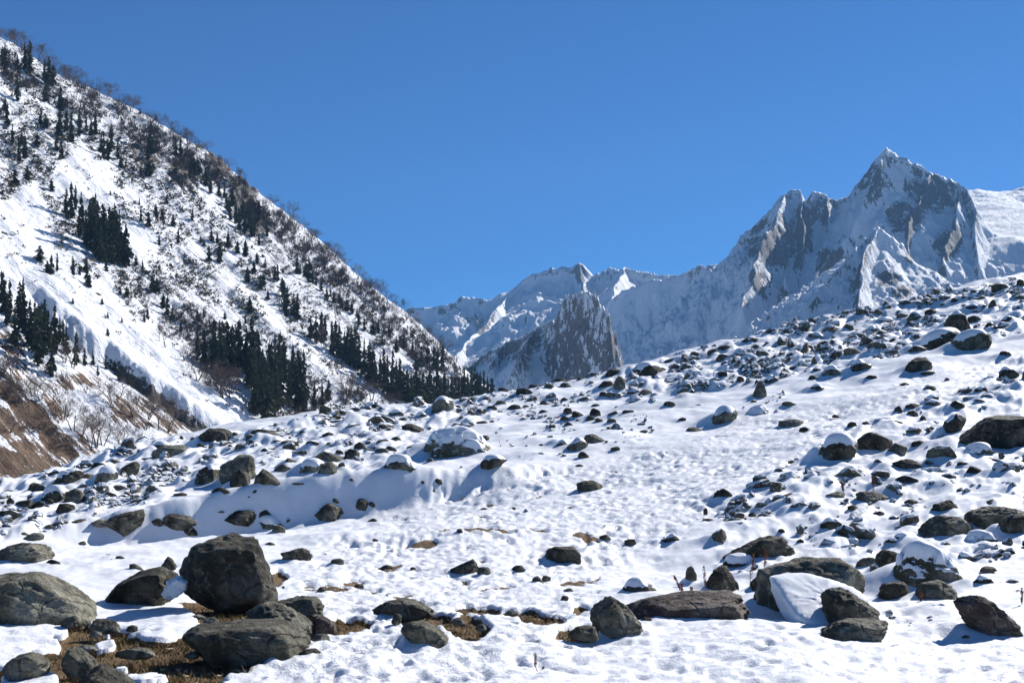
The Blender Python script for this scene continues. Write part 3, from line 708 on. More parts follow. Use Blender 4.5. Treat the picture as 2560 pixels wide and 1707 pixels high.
       (1855, 848, 1950, 925, 'r', 0, 0), (478, 808, 585, 855, 'd', .1, 0), (296, 848, 362, 885, 'd', .1, 0), (1900, 270, 2040, 320, 'd', .1, .1), (2290, 335, 2352, 385, 'd', .1, 0),
       (1330, 290, 1395, 335, 'd', 0, 0), (330, 480, 420, 520, 'd', .3, .5), (600, 420, 720, 480, 'd', .2, .2), (700, 400, 830, 450, 'd', .3, .3), (-40, 545, 70, 590, 'd', .1, 0), (10, 610, 90, 650, 'd', .1, .1),
       (-30, 750, 45, 805, 'd', .1, 0), (40, 660, 95, 715, 'd', .05, 0), (180, 650, 245, 685, 'd', 0, 0), (300, 670, 360, 715, 'd', .1, 0), (530, 570, 600, 600, 'd', .3, .3), (1800, 325, 1880, 345, 'd', .1, 0),
       (2030, 205, 2090, 235, 'd', .1, 0), (1940, 275, 2000, 305, 'd', .1, 0), (1580, 215, 1625, 255, 'd', .1, 0), (2300, 420, 2360, 490, 'r', .2, .3), (1970, 555, 2085, 590, 'd', .1, 0), (1465, 752, 1535, 775, 'd', 0, 0),
       (1590, 575, 1660, 610, 'd', 0, 0), (1225, 240, 1255, 265, 'd', .1, 0), (945, 465, 1000, 490, 'd', .1, 0), (750, 575, 870, 620, 'd', .3, .3), (955, 640, 1010, 675, 'd', .1, 0), (1060, 575, 1130, 610, 'd', .3, .3)],
}

# ---- rock shape
_ICO = {}
def ico(sub):
    if sub not in _ICO:
        bm = bmesh.new(); bmesh.ops.create_icosphere(bm, subdivisions=sub, radius=1)
        v = np.array([q.co[:] for q in bm.verts]); f = np.array([[q.index for q in p.verts] for p in bm.faces]); bm.free()
        _ICO[sub] = (v / np.linalg.norm(v, axis=1)[:, None], f)
    return _ICO[sub]

def hull_planes(p):
    bm = bmesh.new()
    for q in p: bm.verts.new(q)
    bmesh.ops.convex_hull(bm, input=bm.verts)
    bm.normal_update()
    N, D = [], []
    for f in bm.faces:
        n = np.array(f.normal[:]); d = float(n @ np.array(f.verts[0].co[:]))
        if d < 0: n, d = -n, -d
        if d < 1e-4: continue
        if any(n @ a > 0.985 for a in N): continue
        N.append(n); D.append(d)
    bm.free()
    return np.array(N), np.array(D)

def rock_verts(p, sub, seed, rough=1.0, soft=90, chips=14):
    p = np.asarray(p, float); c = (p.max(0) + p.min(0)) / 2
    sc = (p.max(0) - p.min(0)) / 2
    pn = (p - c) / sc
    N, D = hull_planes(pn)
    rp = np.random.default_rng(seed + 1000)
    for _ in range(chips):                   # chipped corners
        nn = rp.normal(size=3); nn /= np.linalg.norm(nn)
        N = np.vstack([N, nn]); D = np.append(D, (pn @ nn).max() * rp.uniform(.70, .93))
    dirs, f = ico(sub)
    q = np.maximum(dirs @ N.T / D, 1e-6)
    r = 1.0 / (q ** soft).sum(1) ** (1 / soft)
    off = seed * 3.7
    r = r * (1 + rough * (0.06 * fbm3(dirs * 1.8 + off, 3, seed) + 0.085 * fbm3(dirs * 4.0 + off, 5, seed + 5, .6)))
    # a few stepped ledges, as broken stone shows
    st = dirs @ np.array([0.25, 0.2, 0.95]) * 4 + 0.8 * fbm3(dirs * 1.5 + off, 2, seed + 9)
    r = r * (1 - rough * 0.05 * sst(0.38, 0.5, np.abs(st - np.round(st))))
    v = dirs * r[:, None]
    lo, hi = v.min(0), v.max(0)
    v = (v - (lo + hi) / 2) / ((hi - lo) / 2) * sc + c
    return v, f

def vnormals(v, f):
    n = np.zeros_like(v)
    fn = np.cross(v[f[:, 1]] - v[f[:, 0]], v[f[:, 2]] - v[f[:, 0]])
    for k in range(3): np.add.at(n, f[:, k], fn)
    return n / (np.linalg.norm(n, axis=1)[:, None] + 1e-12)

def cap_mesh(v, f, amount, size, seed):
    n = vnormals(v, f)
    h = v[:, 2]; hh = (h - h.min()) / (np.ptp(h) + 1e-9)
    q = n[:, 2] + 0.34 * fbm3(v / size * 3.2 + seed, 4, seed) - 0.22 * (v[:, 0] / size) + 0.15 * (v[:, 1] / size)
    thr = 0.82 - 0.42 * amount
    tk = 0.06 * size + min(0.10 * size, 0.12)
    m = sst(thr, thr + 0.35, q) * sst(0.12, 0.4, hh)
    w = v + np.array([0, 0, 1.0]) * (m * tk)[:, None] + n * (m * size * 0.015)[:, None] - n * ((m <= 0.0) * size * 0.03)[:, None]
    e = np.vstack([f[:, [0, 1]], f[:, [1, 2]], f[:, [2, 0]]])
    for _ in range(7):
        acc = np.zeros_like(w); cnt = np.zeros(len(w))
        np.add.at(acc, e[:, 0], w[e[:, 1]]); np.add.at(cnt, e[:, 0], 1)
        w = np.where((m > 0.15)[:, None], w * .4 + .6 * acc / cnt[:, None], w)
    keep = (m[f] > 0).any(1)
    if keep.sum() < 4: return None
    f2 = f[keep]; idx = np.unique(f2); rm = np.zeros(len(v), int); rm[idx] = np.arange(len(idx))
    return w[idx], rm[f2]

ROCKS = []      # dicts: centre, size, verts, ...
def outline_points(z, poly, d, depth):
    pp = np.array([zp(z, *q) for q in poly])
    u0 = (pp[:, 0].min() + pp[:, 0].max()) / 2; vb = pp[:, 1].max()
    x = (pp[:, 0] - u0) * d / F; zz = (vb - pp[:, 1]) * d / F
    cx, cz = x.mean(), zz.mean() * 0.8
    P = []
    jr = np.random.default_rng(int(u0 * 7 + vb))
    for k, (sc, yy) in enumerate(((0.72, -0.5), (1.0, -0.08), (0.97, 0.2), (0.6, 0.52))):
        jx, jz = jr.uniform(-.12, .12), jr.uniform(-.1, .08)
        for a, b in zip(x, zz):
            sj = sc * jr.uniform(.86, 1.0) if sc < .9 else sc
            P.append((cx + (a - cx) * sj + (jx * depth if sc < .9 else 0), (yy + jr.uniform(-.06, .06)) * depth, cz + (b - cz) * sj + (jz * depth if sc < .9 else 0)))
    return np.array(P), u0, vb

def random_hull(w, dp, h, r):
    n = r.integers(8, 13)
    q = r.normal(size=(n, 3)); q /= np.linalg.norm(q, axis=1)[:, None]
    q = np.sign(q) * np.abs(q) ** 0.75
    q *= r.uniform(0.82, 1.0, (n, 1))
    q = np.vstack([q, [[-.9, 0, -.8], [.9, 0, -.8], [0, .8, -.8], [0, -.8, -.8], [r.uniform(-.5, .5), 0, 1]]])
    q[:, 2] = np.maximum(q[:, 2], -0.85)
    return q * np.array([w / 2, dp / 2, h / 2]) + np.array([0, 0, h / 2])

seed = 100
for z, poly, mat, dust, capv, dr, label, nick in HERO:
    seed += 1
    pp = np.array([zp(z, *q) for q in poly]); u0 = (pp[:, 0].min() + pp[:, 0].max()) / 2; vb = pp[:, 1].max(); wpx = np.ptp(pp[:, 0]); hpx = np.ptp(pp[:, 1])
    g = ground_at(u0, min(vb - 0.06 * hpx, 1960)); d = g[1]
    if vb > 1707: g = ground_at(u0, vb); d = g[1]
    w = wpx * d / F; h = hpx * d / F; depth = dr * w
    P, _, _ = outline_points(z, poly, d, depth)
    P[:, 2] -= 0.08 * h
    if nick != 'the huge rounded boulder':
        lowp = P[P[:, 2] < 0.28 * h].copy(); lowp[:, 2] = -0.35 * h; lowp[:, :2] *= 1.04
        P = np.vstack([P, lowp])
    ROCKS.append(dict(pos=g + np.array([0, depth * 0.35, 0]), w=w, h=h, px=wpx, P=P, mat=mat, dust=dust, cap=capv, label=label, nick=nick, u=u0, v=vb - hpx / 2, seed=seed, hero=True, bottom=0.0, vb=vb, hpx=hpx))
for z, lst in BOX.items():
    for (x0, y0, x1, y1, mat, dust, capv) in lst:
        seed += 1; r = np.random.default_rng(seed)
        (ua, va), (ub, vb) = zp(z, x0, y0), zp(z, x1, y1)
        u0 = (ua + ub) / 2; wpx = ub - ua; hpx = vb - va
        g = ground_at(u0, vb - 0.1 * hpx); d = g[1]
        w = wpx * d / F * 1.1; h = hpx * d / F * 1.12; depth = w * r.uniform(.65, .9)
        P = random_hull(w, depth, h, r)
        P[:, 2] -= 0.26 * h
        ROCKS.append(dict(pos=g + np.array([0, depth * 0.3, 0]), w=w, h=h, px=wpx, P=P, mat=mat, dust=dust, cap=capv, label=None, nick=None, u=u0, v=(va + vb) / 2, seed=seed, hero=False, vb=vb, hpx=hpx))

# ---- uncounted rubble between them
def dpoly(p): return [(a * K, b * K) for a, b in p]
RUB = [  # polygon (photo px /K), count, min px, max px, snow
    (dpoly([(1390, 862), (1560, 812), (1720, 775), (2000, 715), (2352, 635), (2352, 765), (2100, 812), (1900, 850), (1650, 895), (1420, 900)]), 3600, 8, 40, 0.55),
    (dpoly([(1380, 880), (1560, 860), (1640, 900), (1500, 925), (1380, 915)]), 170, 9, 36, 0.5),
    (dpoly([(0, 1110), (180, 1055), (340, 1012), (590, 985), (830, 940), (1000, 930), (1130, 905), (1130, 960), (1000, 1010), (900, 1080), (640, 1085), (430, 1120), (330, 1180), (0, 1240)]), 1700, 8, 36, 0.5),
    (dpoly([(0, 1120), (170, 1065), (420, 1080), (420, 1120), (300, 1190), (0, 1235)]), 650, 9, 40, 0.55),
    (dpoly([(1000, 930), (1400, 850), (1420, 900), (1250, 960), (1000, 975)]), 330, 7, 26, 0.35),
    (dpoly([(1780, 1080), (1900, 1010), (2352, 840), (2352, 1280), (2000, 1330), (1640, 1340), (1660, 1180)]), 520, 11, 60, 0.72),
    (dpoly([(2352, 640), (2540, 590), (2540, 720), (2352, 765)]), 330, 8, 40, 0.55),          # goes on beyond the frame
    (dpoly([(2352, 840), (2540, 780), (2540, 1240), (2352, 1280)]), 170, 11, 60, 0.72),
    (dpoly([(-190, 1130), (0, 1110), (0, 1240), (-190, 1250)]), 250, 9, 38, 0.5),
    (dpoly([(1640, 950), (1800, 900), (1830, 940), (1660, 985)]), 40, 8, 24, 0.5),
    (dpoly([(1250, 960), (1420, 930), (1420, 985), (1270, 1000)]), 60, 7, 22, 0.3),
    (dpoly([(900, 1000), (1500, 950), (1500, 1030), (1000, 1080)]), 70, 6, 18, 0.35),
    (dpoly([(0, 1240), (640, 1200), (1400, 1080), (1650, 1140), (1600, 1330), (900, 1390), (640, 1400), (0, 1330)]), 35, 5, 16, 0.1),
    (dpoly([(1900, 1290), (2352, 1230), (2352, 1450), (2000, 1430), (1800, 1400)]), 60, 10, 40, 0.6),
]
RUBBLE = []
rr = np.random.default_rng(21)
HU = np.array([q['u'] for q in ROCKS]); HV = np.array([q['v'] for q in ROCKS]); HW = np.array([q['px'] for q in ROCKS]); HH = np.array([q['hpx'] for q in ROCKS])
for poly, cnt, a, b, sn in RUB:
    xs = [q[0] for q in poly]; ys = [q[1] for q in poly]; n = cnt * 14
    u = rr.uniform(min(xs), max(xs), n); v = rr.uniform(min(ys), max(ys), n)
    wpx = a * K * .8 + (b * 1.15 - a) * K * rr.random(n) ** 3.0
    ok = inpoly(u, v, poly) & (fbm(u / 90, v / 38, 3, 44) > rr.uniform(-0.4, 0.5, n))
    for q in ROCKS:
        ok &= ~((np.abs(q['u'] - u) < q['px'] * .5 + wpx * .25) & (np.abs(q['v'] - v) < q['hpx'] * .55 + wpx * .2))
    for t in np.nonzero(ok)[0][:cnt]:
        g = ground_at(u[t], v[t]); w = wpx[t] * g[1] / F
        RUBBLE.append((g[0], g[1] + 0.3 * w, g[2], w, w * rr.uniform(.22, .52), sn, wpx[t], u[t], v[t]))

# ---- final ground mesh
pcol = np.concatenate([np.linspace(-0.95, -0.47, 50)[:-1], np.linspace(-0.47, 0.47, 760), np.linspace(0.47, 0.95, 50)[1:]])
NP = len(pcol)
yr = np.concatenate([np.linspace(-1.5, 8, 50)[:-1], np.exp(np.linspace(math.log(11), math.log(168), 730)) - 3, np.linspace(165, 440, 50)[1:]])
NR = len(yr)
X = pcol[None] * (yr[:, None] + 3); Y = np.repeat(yr[:, None], NP, 1)
Z = h_base(X, Y)
Ysafe = np.maximum(Y, 1.0)
U = CX + F * X / Ysafe; V = VH - F * Z / Ysafe
fade = sst(1, 7, Y)

# path that walkers and ponies trampled
PATH = [(900, 1480, 420), (1050, 1330, 420), (1250, 1210, 330), (1500, 1120, 230), (1750, 1020, 150), (2000, 930, 90), (2352, 835, 60)]
PP = [(u * K, v * K * 2.2) for u, v, w in PATH]
pd, _, pt = polydist(U, V * 2.2, PP)
pw = np.interp(pt, np.arange(len(PATH)), [q[2] * K for q in PATH])
tramp = (1 - sst(0.55, 1.15, pd / pw)) * (Y > 5)
tramp = np.maximum(tramp, 0.55 * sst(1380 * K, 1480 * K, V))
smoothz = 1 - tramp

# sky-blue hollows: lumps of snow-covered rubble
lump = np.zeros_like(Z)
for poly, cnt, a, b, sn in (RUB[0], RUB[2], RUB[3], RUB[5]):
    xs = np.array([q[0] for q in poly]); ys = np.array([q[1] for q in poly])
    m = inpoly(U, V, poly)
    lump = np.maximum(lump, m * 1.0)
for _ in range(4):   # soften the region edge
    lump[1:-1, 1:-1] = (lump[1:-1, 1:-1] * 4 + lump[:-2, 1:-1] + lump[2:, 1:-1] + lump[1:-1, :-2] + lump[1:-1, 2:]) / 8
scl = np.clip(Y / 60, 0.35, 2.2)
Z += lump * fade * 0.07 * scl * (np.maximum(ridged(X / (1.1 * scl ** .5), Y / (1.5 * scl ** .5), 3, 71) - 1.05, -0.4))
Z += lump * fade * np.clip(Y / 45, .35, 1.6) * 0.20 * np.maximum(fbm(X / (1.5 * scl ** .5), Y / (2.1 * scl ** .5), 3, 77), -.25)
Z += fade * 0.05 * fbm(X / 1.7, Y / 2.4, 3, 9) * (1 + 0.6 * smoothz)
# wind-laid / trodden relief
Z += fade * tramp * (0.024 * fbm(X / 0.22, Y / 0.36, 3, 33) - 0.014 * ridged(X / 0.5 + 3, Y / 0.8, 3, 61))
Z += fade * 0.012 * fbm(X / 0.22, Y / 0.3, 2, 12) * (1 - sst(25, 60, Y))

LROW = np.concatenate([[0], np.cumsum(np.diff(yr))])
MND = np.zeros_like(Z)
def stamp(cx, cy, rad, amp, ax=1.0, ay=1.0, ang=0.0, power=2.0, top=False):
    r0 = np.searchsorted(yr, cy - rad * ay * 2.2 - rad); r1 = np.searchsorted(yr, cy + rad * ay * 2.2 + rad)
    if r1 <= r0: return
    R_ = rad * 2.4 * max(ax, ay)
    wl = min(yr[r0] + 3, yr[min(r1, NR - 1)] + 3)
    c0 = np.searchsorted(pcol, min((cx - R_) / (yr[r0] + 3), (cx - R_) / (yr[min(r1, NR - 1)] + 3)))
    c1 = np.searchsorted(pcol, max((cx + R_) / (yr[r0] + 3), (cx + R_) / (yr[min(r1, NR - 1)] + 3)))
    if c1 <= c0: return
    dx = X[r0:r1, c0:c1] - cx; dy = Y[r0:r1, c0:c1] - cy
    if ang:
        ca, sa = math.cos(ang), math.sin(ang); dx, dy = dx * ca + dy * sa, -dx * sa + dy * ca
    q = np.sqrt((dx / (rad * ax)) ** 2 + (dy / (rad * ay)) ** 2)
    if top: MND[r0:r1, c0:c1] = np.maximum(MND[r0:r1, c0:c1], amp * np.exp(-q ** power))
    else: Z[r0:r1, c0:c1] += amp * np.exp(-q ** power)

# footprints
fr = np.random.default_rng(5)
nf = 0
FU = fr.uniform(250, 2560, 60000); FV = fr.uniform(820 * K, 1707, 60000)
d_, _, t_ = polydist(FU, FV * 2.2, PP)
pr = 1 - sst(0.5, 1.1, d_ / np.interp(t_, np.arange(len(PATH)), [q[2] * K for q in PATH]))
pr = np.where(FV > 1480, np.maximum(pr * .5, .14), pr)
okf = fr.random(60000) < pr * 0.3 * np.clip(.5 + 1.5 * fbm(FU / 130, FV / 60, 2, 4), .05, 1.3)
for u, v in zip(FU[okf], FV[okf]):
    g = ground_at(u, v)
    k = np.clip(g[1] / 22, .8, 1.7)
    stamp(g[0], g[1], fr.uniform(.05, .10) * k * fr.uniform(.7, 1.35), -fr.uniform(.012, .055) * k, 1.0, fr.uniform(.8, 1.6), fr.uniform(0, 3.1), 2.6)
    a = fr.uniform(0, 6.28)
    stamp(g[0] + .15 * k * math.cos(a), g[1] + .15 * k * math.sin(a), .05 * k, .018 * k, 1, 1.3, 0, 2)
    nf += 1

# snow banked against and over the rocks
for q in ROCKS:
    w, h = q['w'], q['h']; x, y, z = q['pos']
    if q['vb'] > 1490 and q['u'] < 860 * 1.0 and q['mat'] != 'x': continue
    a = 0.28 + 0.35 * q['dust'] + 0.25 * q['cap']
    stamp(x - .22 * w, y + .3 * w, w * .62, h * a, 1, .8, 0, 2.4, True)
    if not q['hero']: stamp(x - .25 * w, y - .1 * w, w * .6, h * .22, 1.2, .8, 0, 2.2, True)
    
for (x, y, z, w, h, sn, wpx, u, v) in RUBBLE:
    stamp(x - .1 * w, y + .25 * w, w * .75, h * (0.26 + .42 * sn), 1, .8, 0, 2.6, True)

Z += MND
# bare earth: (photo px) ellipses u, v, a, b ; snow islands on it
def zA(l): return [(*zp('A', a, b), c / ZS, d / ZS) for a, b, c, d in l]
def zB(l): return [(*zp('B', a, b), c / ZS, d / ZS) for a, b, c, d in l]
EARTH = zA([(900, 1090, 900, 200), (1500, 930, 560, 230), (500, 870, 420, 130), (350, 1200, 420, 160), (2150, 880, 230, 70), (1420, 760, 420, 110), (1900, 520, 70, 55), (1890, 570, 40, 25), (250, 390, 80, 18), (150, 850, 260, 60)]) + \
        zB([(40, 830, 150, 40), (880, 735, 200, 38), (1150, 762, 240, 40), (1360, 805, 170, 42), (850, 860, 160, 75), (560, 810, 180, 55), (1600, 890, 150, 50), (1620, 740, 70, 40), (1380, 820, 40, 30), (650, 960, 60, 40), (120, 840, 60, 20), (1500, 970, 50, 10), (1270, 950, 70, 8), (1150, 850, 40, 12), (950, 610, 40, 10)])
ISLE = zA([(980, 770, 390, 115), (900, 700, 200, 70), (1270, 850, 110, 50), (1080, 900, 150, 42), (150, 885, 290, 52), (400, 880, 70, 40), (250, 960, 180, 50), (30, 945, 60, 40), (60, 1060, 180, 85), (200, 1215, 200, 70), (1010, 1205, 150, 34), (720, 955, 72, 26), (2200, 1140, 520, 150), (2300, 950, 110, 40), (1350, 1245, 50, 12), (830, 1140, 50, 12), (740, 900, 20, 8)])
def ell(E):
    o = np.full(U.shape, -9.0)
    for u, v, a, b in E:
        near = (np.abs(U - u) < 2.5 * a) & (np.abs(V0 - v) < 2.5 * b)
        o[near] = np.maximum(o[near], 1 - np.hypot((U[near] - u) / a, (V0[near] - v) / b))
    return o
V0 = VH - F * h_base(X, Y) / Ysafe
ne = 0.30 * fbm(X / .5, Y / .8, 4, 91)
fe = np.clip(ell(EARTH) * 1.6 + ne + .06, -1, 1); fi_ = np.clip(ell(ISLE) * 1.8 + ne * .8 - .12, -1, 1)
earth = sst(-0.02, 0.22, np.minimum(fe, -fi_)) * (Y > 5)
# thin bare spots by the path
earth = np.maximum(earth, 0.8 * sst(0.46, 0.6, fbm(X / 1.0, Y / 1.5, 3, 15)) * sst(1190, 1230, V0) * (V0 < 1520) * tramp * (U < 1500) * 0.8)
Z -= earth * 0.085 * fade
Z += (1 - earth) * sst(1500, 1560, V0) * 0.014 * (ridged(X / .9, Y / .35, 4, 55) - 1.0) * (Y > 5)
Z[Y > 300] -= (Y[Y > 300] - 300) * 0.12

g_me = mesh_from('ground', np.stack([X, Y, Z], -1).reshape(-1, 3), grid_faces(NR, NP), True, {'earth': earth, 'tramp': tramp})
ground = tag(link('ground', g_me, mat=M_GROUND), 'trampled snow slope of the rubble moraine with bare earth patches', 'ground', kind='structure')

def ground_z(x, y):
    """height of the finished mesh"""
    fi = np.interp(y, yr, np.arange(NR)); fj = np.interp(x / (y + 3), pcol, np.arange(NP))
    return float(bil(Z, np.array(fi), np.array(fj)))

# ---- build the rocks
def side_word(du, dv):
    if abs(du) > 1.3 * abs(dv): return 'right of' if du > 0 else 'left of'
    if abs(dv) > 2.2 * abs(du): return 'below' if dv > 0 else 'above'
    return ('lower right of' if dv > 0 else 'upper right of') if du > 0 else ('lower left of' if dv > 0 else 'upper left of')
MATW = {'r': 'grey', 'd': 'dark', 'e': 'reddish', 'p': 'pale', 'm': 'mossy'}
HEROES = [q for q in ROCKS if q['hero']]
used = {}
def rock_label(q):
    best = sorted(HEROES, key=lambda o: math.hypot(o['u'] - q['u'], (o['v'] - q['v']) * 1.6))
    sz = 'tiny' if q['px'] < 22 else 'small' if q['px'] < 38 else 'mid-sized' if q['px'] < 65 else 'large'
    shp = q['hpx'] / q['px']
    form = 'flat' if shp < .38 else 'squat' if shp < .6 else 'rounded' if shp < .9 else 'upright'
    sn = 'snow-capped ' if q['cap'] >= .5 else 'snow-dusted ' if q['dust'] >= .2 else ''
    kind = 'stone' if q['px'] < 38 else 'boulder'
    for o in best[:6]:
        du, dv = q['u'] - o['u'], q['v'] - o['v']
        dist = math.hypot(du, dv)
        dw = 'just ' if dist < .75 * (o['px'] + q['px']) else 'a little ' if dist < 170 else 'farther '
        lab = f"{sz} {form} {sn}{MATW[q['mat']]} {kind} {dw}{side_word(du, dv)} {o['nick']}"
        if lab not in used and len(lab.split()) <= 16:
            used[lab] = 1; return lab
    return lab

def add_cap(parent, v, f, amount, size, seed):
    c = cap_mesh(v, f, amount, size, seed)
    if c is None: return None
    return link('snow_cap', mesh_from('snow_cap', c[0], c[1]), parent, M_CAP)

for q in ROCKS:          # these lean in front of the snow apron
    if q['nick'] in ('the ridged dark rock',):
        y2 = q['pos'][1] - .6; q['pos'] = q['pos'] * (y2 / q['pos'][1])
ROCKS.sort(key=lambda q: -q['px'])
for q in ROCKS:
    sub = 5 if q['px'] > 130 else 4 if q['px'] > 50 else 3
    v, f = rock_verts(q['P'], sub, q['seed'] % 97, (.55 if q['px'] > 190 else .85) if q['hero'] else 1.0)
    nm = 'boulder' if q['px'] >= 38 or q['hero'] else 'stone'
    o = link(nm, mesh_from(nm, v, f), mat=ROCKM[q['mat']], loc=tuple(q['pos']))
    o['snow'] = float(q['dust'])
    tag(o, q['label'] or rock_label(q), nm, 'boulders and stones strewn over the snow')
    if q['cap'] >= .3 and q['px'] > 22:
        add_cap(o, v, f, q['cap'], q['w'], q['seed'] % 50)
    q['obj'] = o; q['vf'] = (v, f)

def hero_by(nick): return next(q for q in ROCKS if q['nick'] == nick)
# the two thick snow slabs lying on boulder fronts
for nick, z, poly, dy in (('the snow-aproned boulder', 'C', [(598, 500), (700, 472), (880, 472), (1080, 538), (1168, 612), (1010, 700), (850, 748), (700, 745), (640, 690)], -.46),
                          ('the lichened boulder', 'C', [(1478, 500), (1560, 402), (1680, 352), (1738, 420), (1705, 490), (1600, 530)], -.2))[:1]:
    q = hero_by(nick); d = q['pos'][1]
    pp = np.array([zp(z, *p) for p in poly])
    px = (pp[:, 0] - q['u']) * d / F; pz = (VH - pp[:, 1]) * d / F - q['pos'][2]
    P = []; zt = pz.max(); cxm, czm = px.mean(), pz.mean()
    for a, b in zip(px, pz):
        yy = dy * q['w'] - (zt - b) * 2.0
        P.append((a, yy, b)); P.append((cxm + (a - cxm) * .93, yy + .30 * q['w'], b - .02)); P.append((cxm + (a - cxm) * .97, yy + .05 * q['w'], b - .16 * q['w']))
    v, f = rock_verts(P, 5, 31, .45, 20, 0)
    link('snow_cap', mesh_from('snow_cap', v, f), q['obj'], M_CAP)
# snow drifts against the huge boulder
DRIFT = [('A', [(1095, 650), (1130, 560), (1210, 512), (1280, 560), (1270, 610), (1170, 680)], 'small snow clump lodged between the huge boulder and the black humped rock', .4, 0.0),
         ]
for z, poly, lab, dr, up in DRIFT:
    pp = np.array([zp(z, *p) for p in poly]); u0 = pp[:, 0].mean(); vb = pp[:, 1].max()
    g = hero_by('the huge rounded boulder')['pos']; d = g[1] - .5
    w = np.ptp(pp[:, 0]) * d / F
    P, _, _ = outline_points(z, poly, d, w * .8)
    v, f = rock_verts(P, 4, 5, 2.2, 24)
    o = link('snow_clump', mesh_from('snow_clump', v, f), mat=M_CAP, loc=((u0 - CX) / F * d, d, (VH - vb) / F * d))
    tag(o, lab, 'snow')

# ---- rubble: the largest ones singly, the rest as one mass
RUBBLE.sort(key=lambda t: -t[6])
variants = []
for k in range(16):
    r = np.random.default_rng(900 + k)
    P = random_hull(1, r.uniform(.7, 1), 1, r)
    P = P[r.permutation(len(P))[:10]]
    variants.append((rock_verts(P, 2, 40 + k, .7, 70, 5), rock_verts(P, 1, 40 + k, .5, 70, 3)))
NSING = 0
co, fa, off = [], [], 0
for i, (x, y, z, w, h, sn, wpx, u, v) in enumerate(RUBBLE):
    r = np.random.default_rng(5000 + i)
    vv, ff = variants[r.integers(16)][0 if wpx > 22 else 1]
    a = r.uniform(0, 6.28)
    ca, sa = math.cos(a), math.sin(a)
    p = vv * np.array([w * r.uniform(.8, 1.5), w * r.uniform(.7, 1.1), h * r.uniform(1.0, 2.1)]); p = np.stack([p[:, 0] * ca - p[:, 1] * sa, p[:, 0] * sa + p[:, 1] * ca, p[:, 2]], 1)
    t1 = r.uniform(-.3, .3); p = np.stack([p[:, 0] * math.cos(t1) + p[:, 2] * math.sin(t1), p[:, 1], -p[:, 0] * math.sin(t1) + p[:, 2] * math.cos(t1)], 1)
    co.append(p + np.array([x, y, z - .42 * h])); fa.append(ff + off); off += len(vv)
rub = link('rubble', mesh_from('rubble', np.vstack(co), np.vstack(fa), False), mat=M_ROCK)
rub['snow'] = 0.86
tag(rub, 'countless small snow-dusted stones strewn between the boulders', 'rubble', kind='stuff')

# ------------------------------------------------------------------ valley floor beyond the moraine
vx = np.linspace(-2800, 4300, 60); vy = np.linspace(300, 4800, 60)
VX, VY = np.meshgrid(vx, vy)
vz = -24 + 6 * fbm(VX / 400, VY / 400, 3, 3)
tag(link('valley_floor', mesh_from('valley_floor', np.stack([VX, VY, vz], -1).reshape(-1, 3), grid_faces(60, 60)), mat=M_CAP),
    'snow-covered valley floor hidden behind the moraine', 'valley', kind='structure')

# ------------------------------------------------------------------ left mountain
SKYL = [(-700, -420), (-300, -130), (0, 88), (60, 118), (150, 182), (250, 228), (360, 284), (440, 334), (520, 388), (560, 424), (620, 468), (700, 524), (760, 580), (830, 644), (900, 694), (960, 744), (1000, 784), (1060, 852), (1130, 896), (1200, 940), (1300, 1000)]
def plane_d(u, v):      # depth of the slope plane z = -0.72 x + 0.31 y - 204 behind a pixel
    return -204.0 / ((VH - v * K) / F + 0.72 * (u * K - CX) / F - 0.31)
ctl = []
for u, v in SKYL:
    d = min(plane_d(u, v), 960) * 1.02
    ctl.append((u, v, d))
    ctl.append((u, v + 60 + 0.05 * max(0, 1100 - u), d * 1.16)); ctl.append((u, v + 190, d * 1.42))
for u, v in [(0, 1100), (180, 1050), (330, 1012), (600, 975), (880, 940), (1130, 918), (0, 1260), (300, 1180), (600, 1130), (900, 1060), (1100, 1000), (1250, 1010), (-700, 1150), (-350, 1120), (-700, 300), (0, 600), (300, 640), (600, 720),
             (240, 840), (850, 830), (0, 330), (300, 420), (560, 560), (150, 720), (450, 860), (0, 900), (120, 480), (750, 700)]:
    ctl.append((u, v, plane_d(u, v)))
lt = TPS([((u * K - CX) / F * 1.6, math.log(d)) for u, v, d in ctl], np.array([(VH - v * K) / F for u, v, d in ctl]), 1e-4)
LU = np.linspace(-640, 1330, 640); LD = np.exp(np.linspace(math.log(235), math.log(1300), 430))
LS = (LU * K - CX) / F
q = np.stack(np.meshgrid(LS * 1.6, np.log(LD)), -1).reshape(-1, 2)
LE = lt(q).reshape(len(LD), len(LS))
LY = np.repeat(LD[:, None], len(LS), 1); LX = LS[None] * LY
LZ = LE * LY
dn = np.array([0.92, -0.39]); ac = np.array([0.39, 0.92])
al = LX * dn[0] + LY * dn[1]; cr = LX * ac[0] + LY * ac[1]
wv = cr + 9 * fbm(LX / 90, LY / 90, 3, 81)
edgefade = sst(0.02, 0.2, (LY - 235) / 700)
LZ += (4.2 * (ridged(wv / 75, al / 330, 3, 14) - 1.1) + 1.7 * fbm(wv / 22, al / 70, 4, 15) + 0.9 * fbm(LX / 7, LY / 7, 3, 16)) * (0.35 + 0.65 * edgefade)
LU2 = CX + F * LX / LY; LV2 = VH - F * LZ / LY
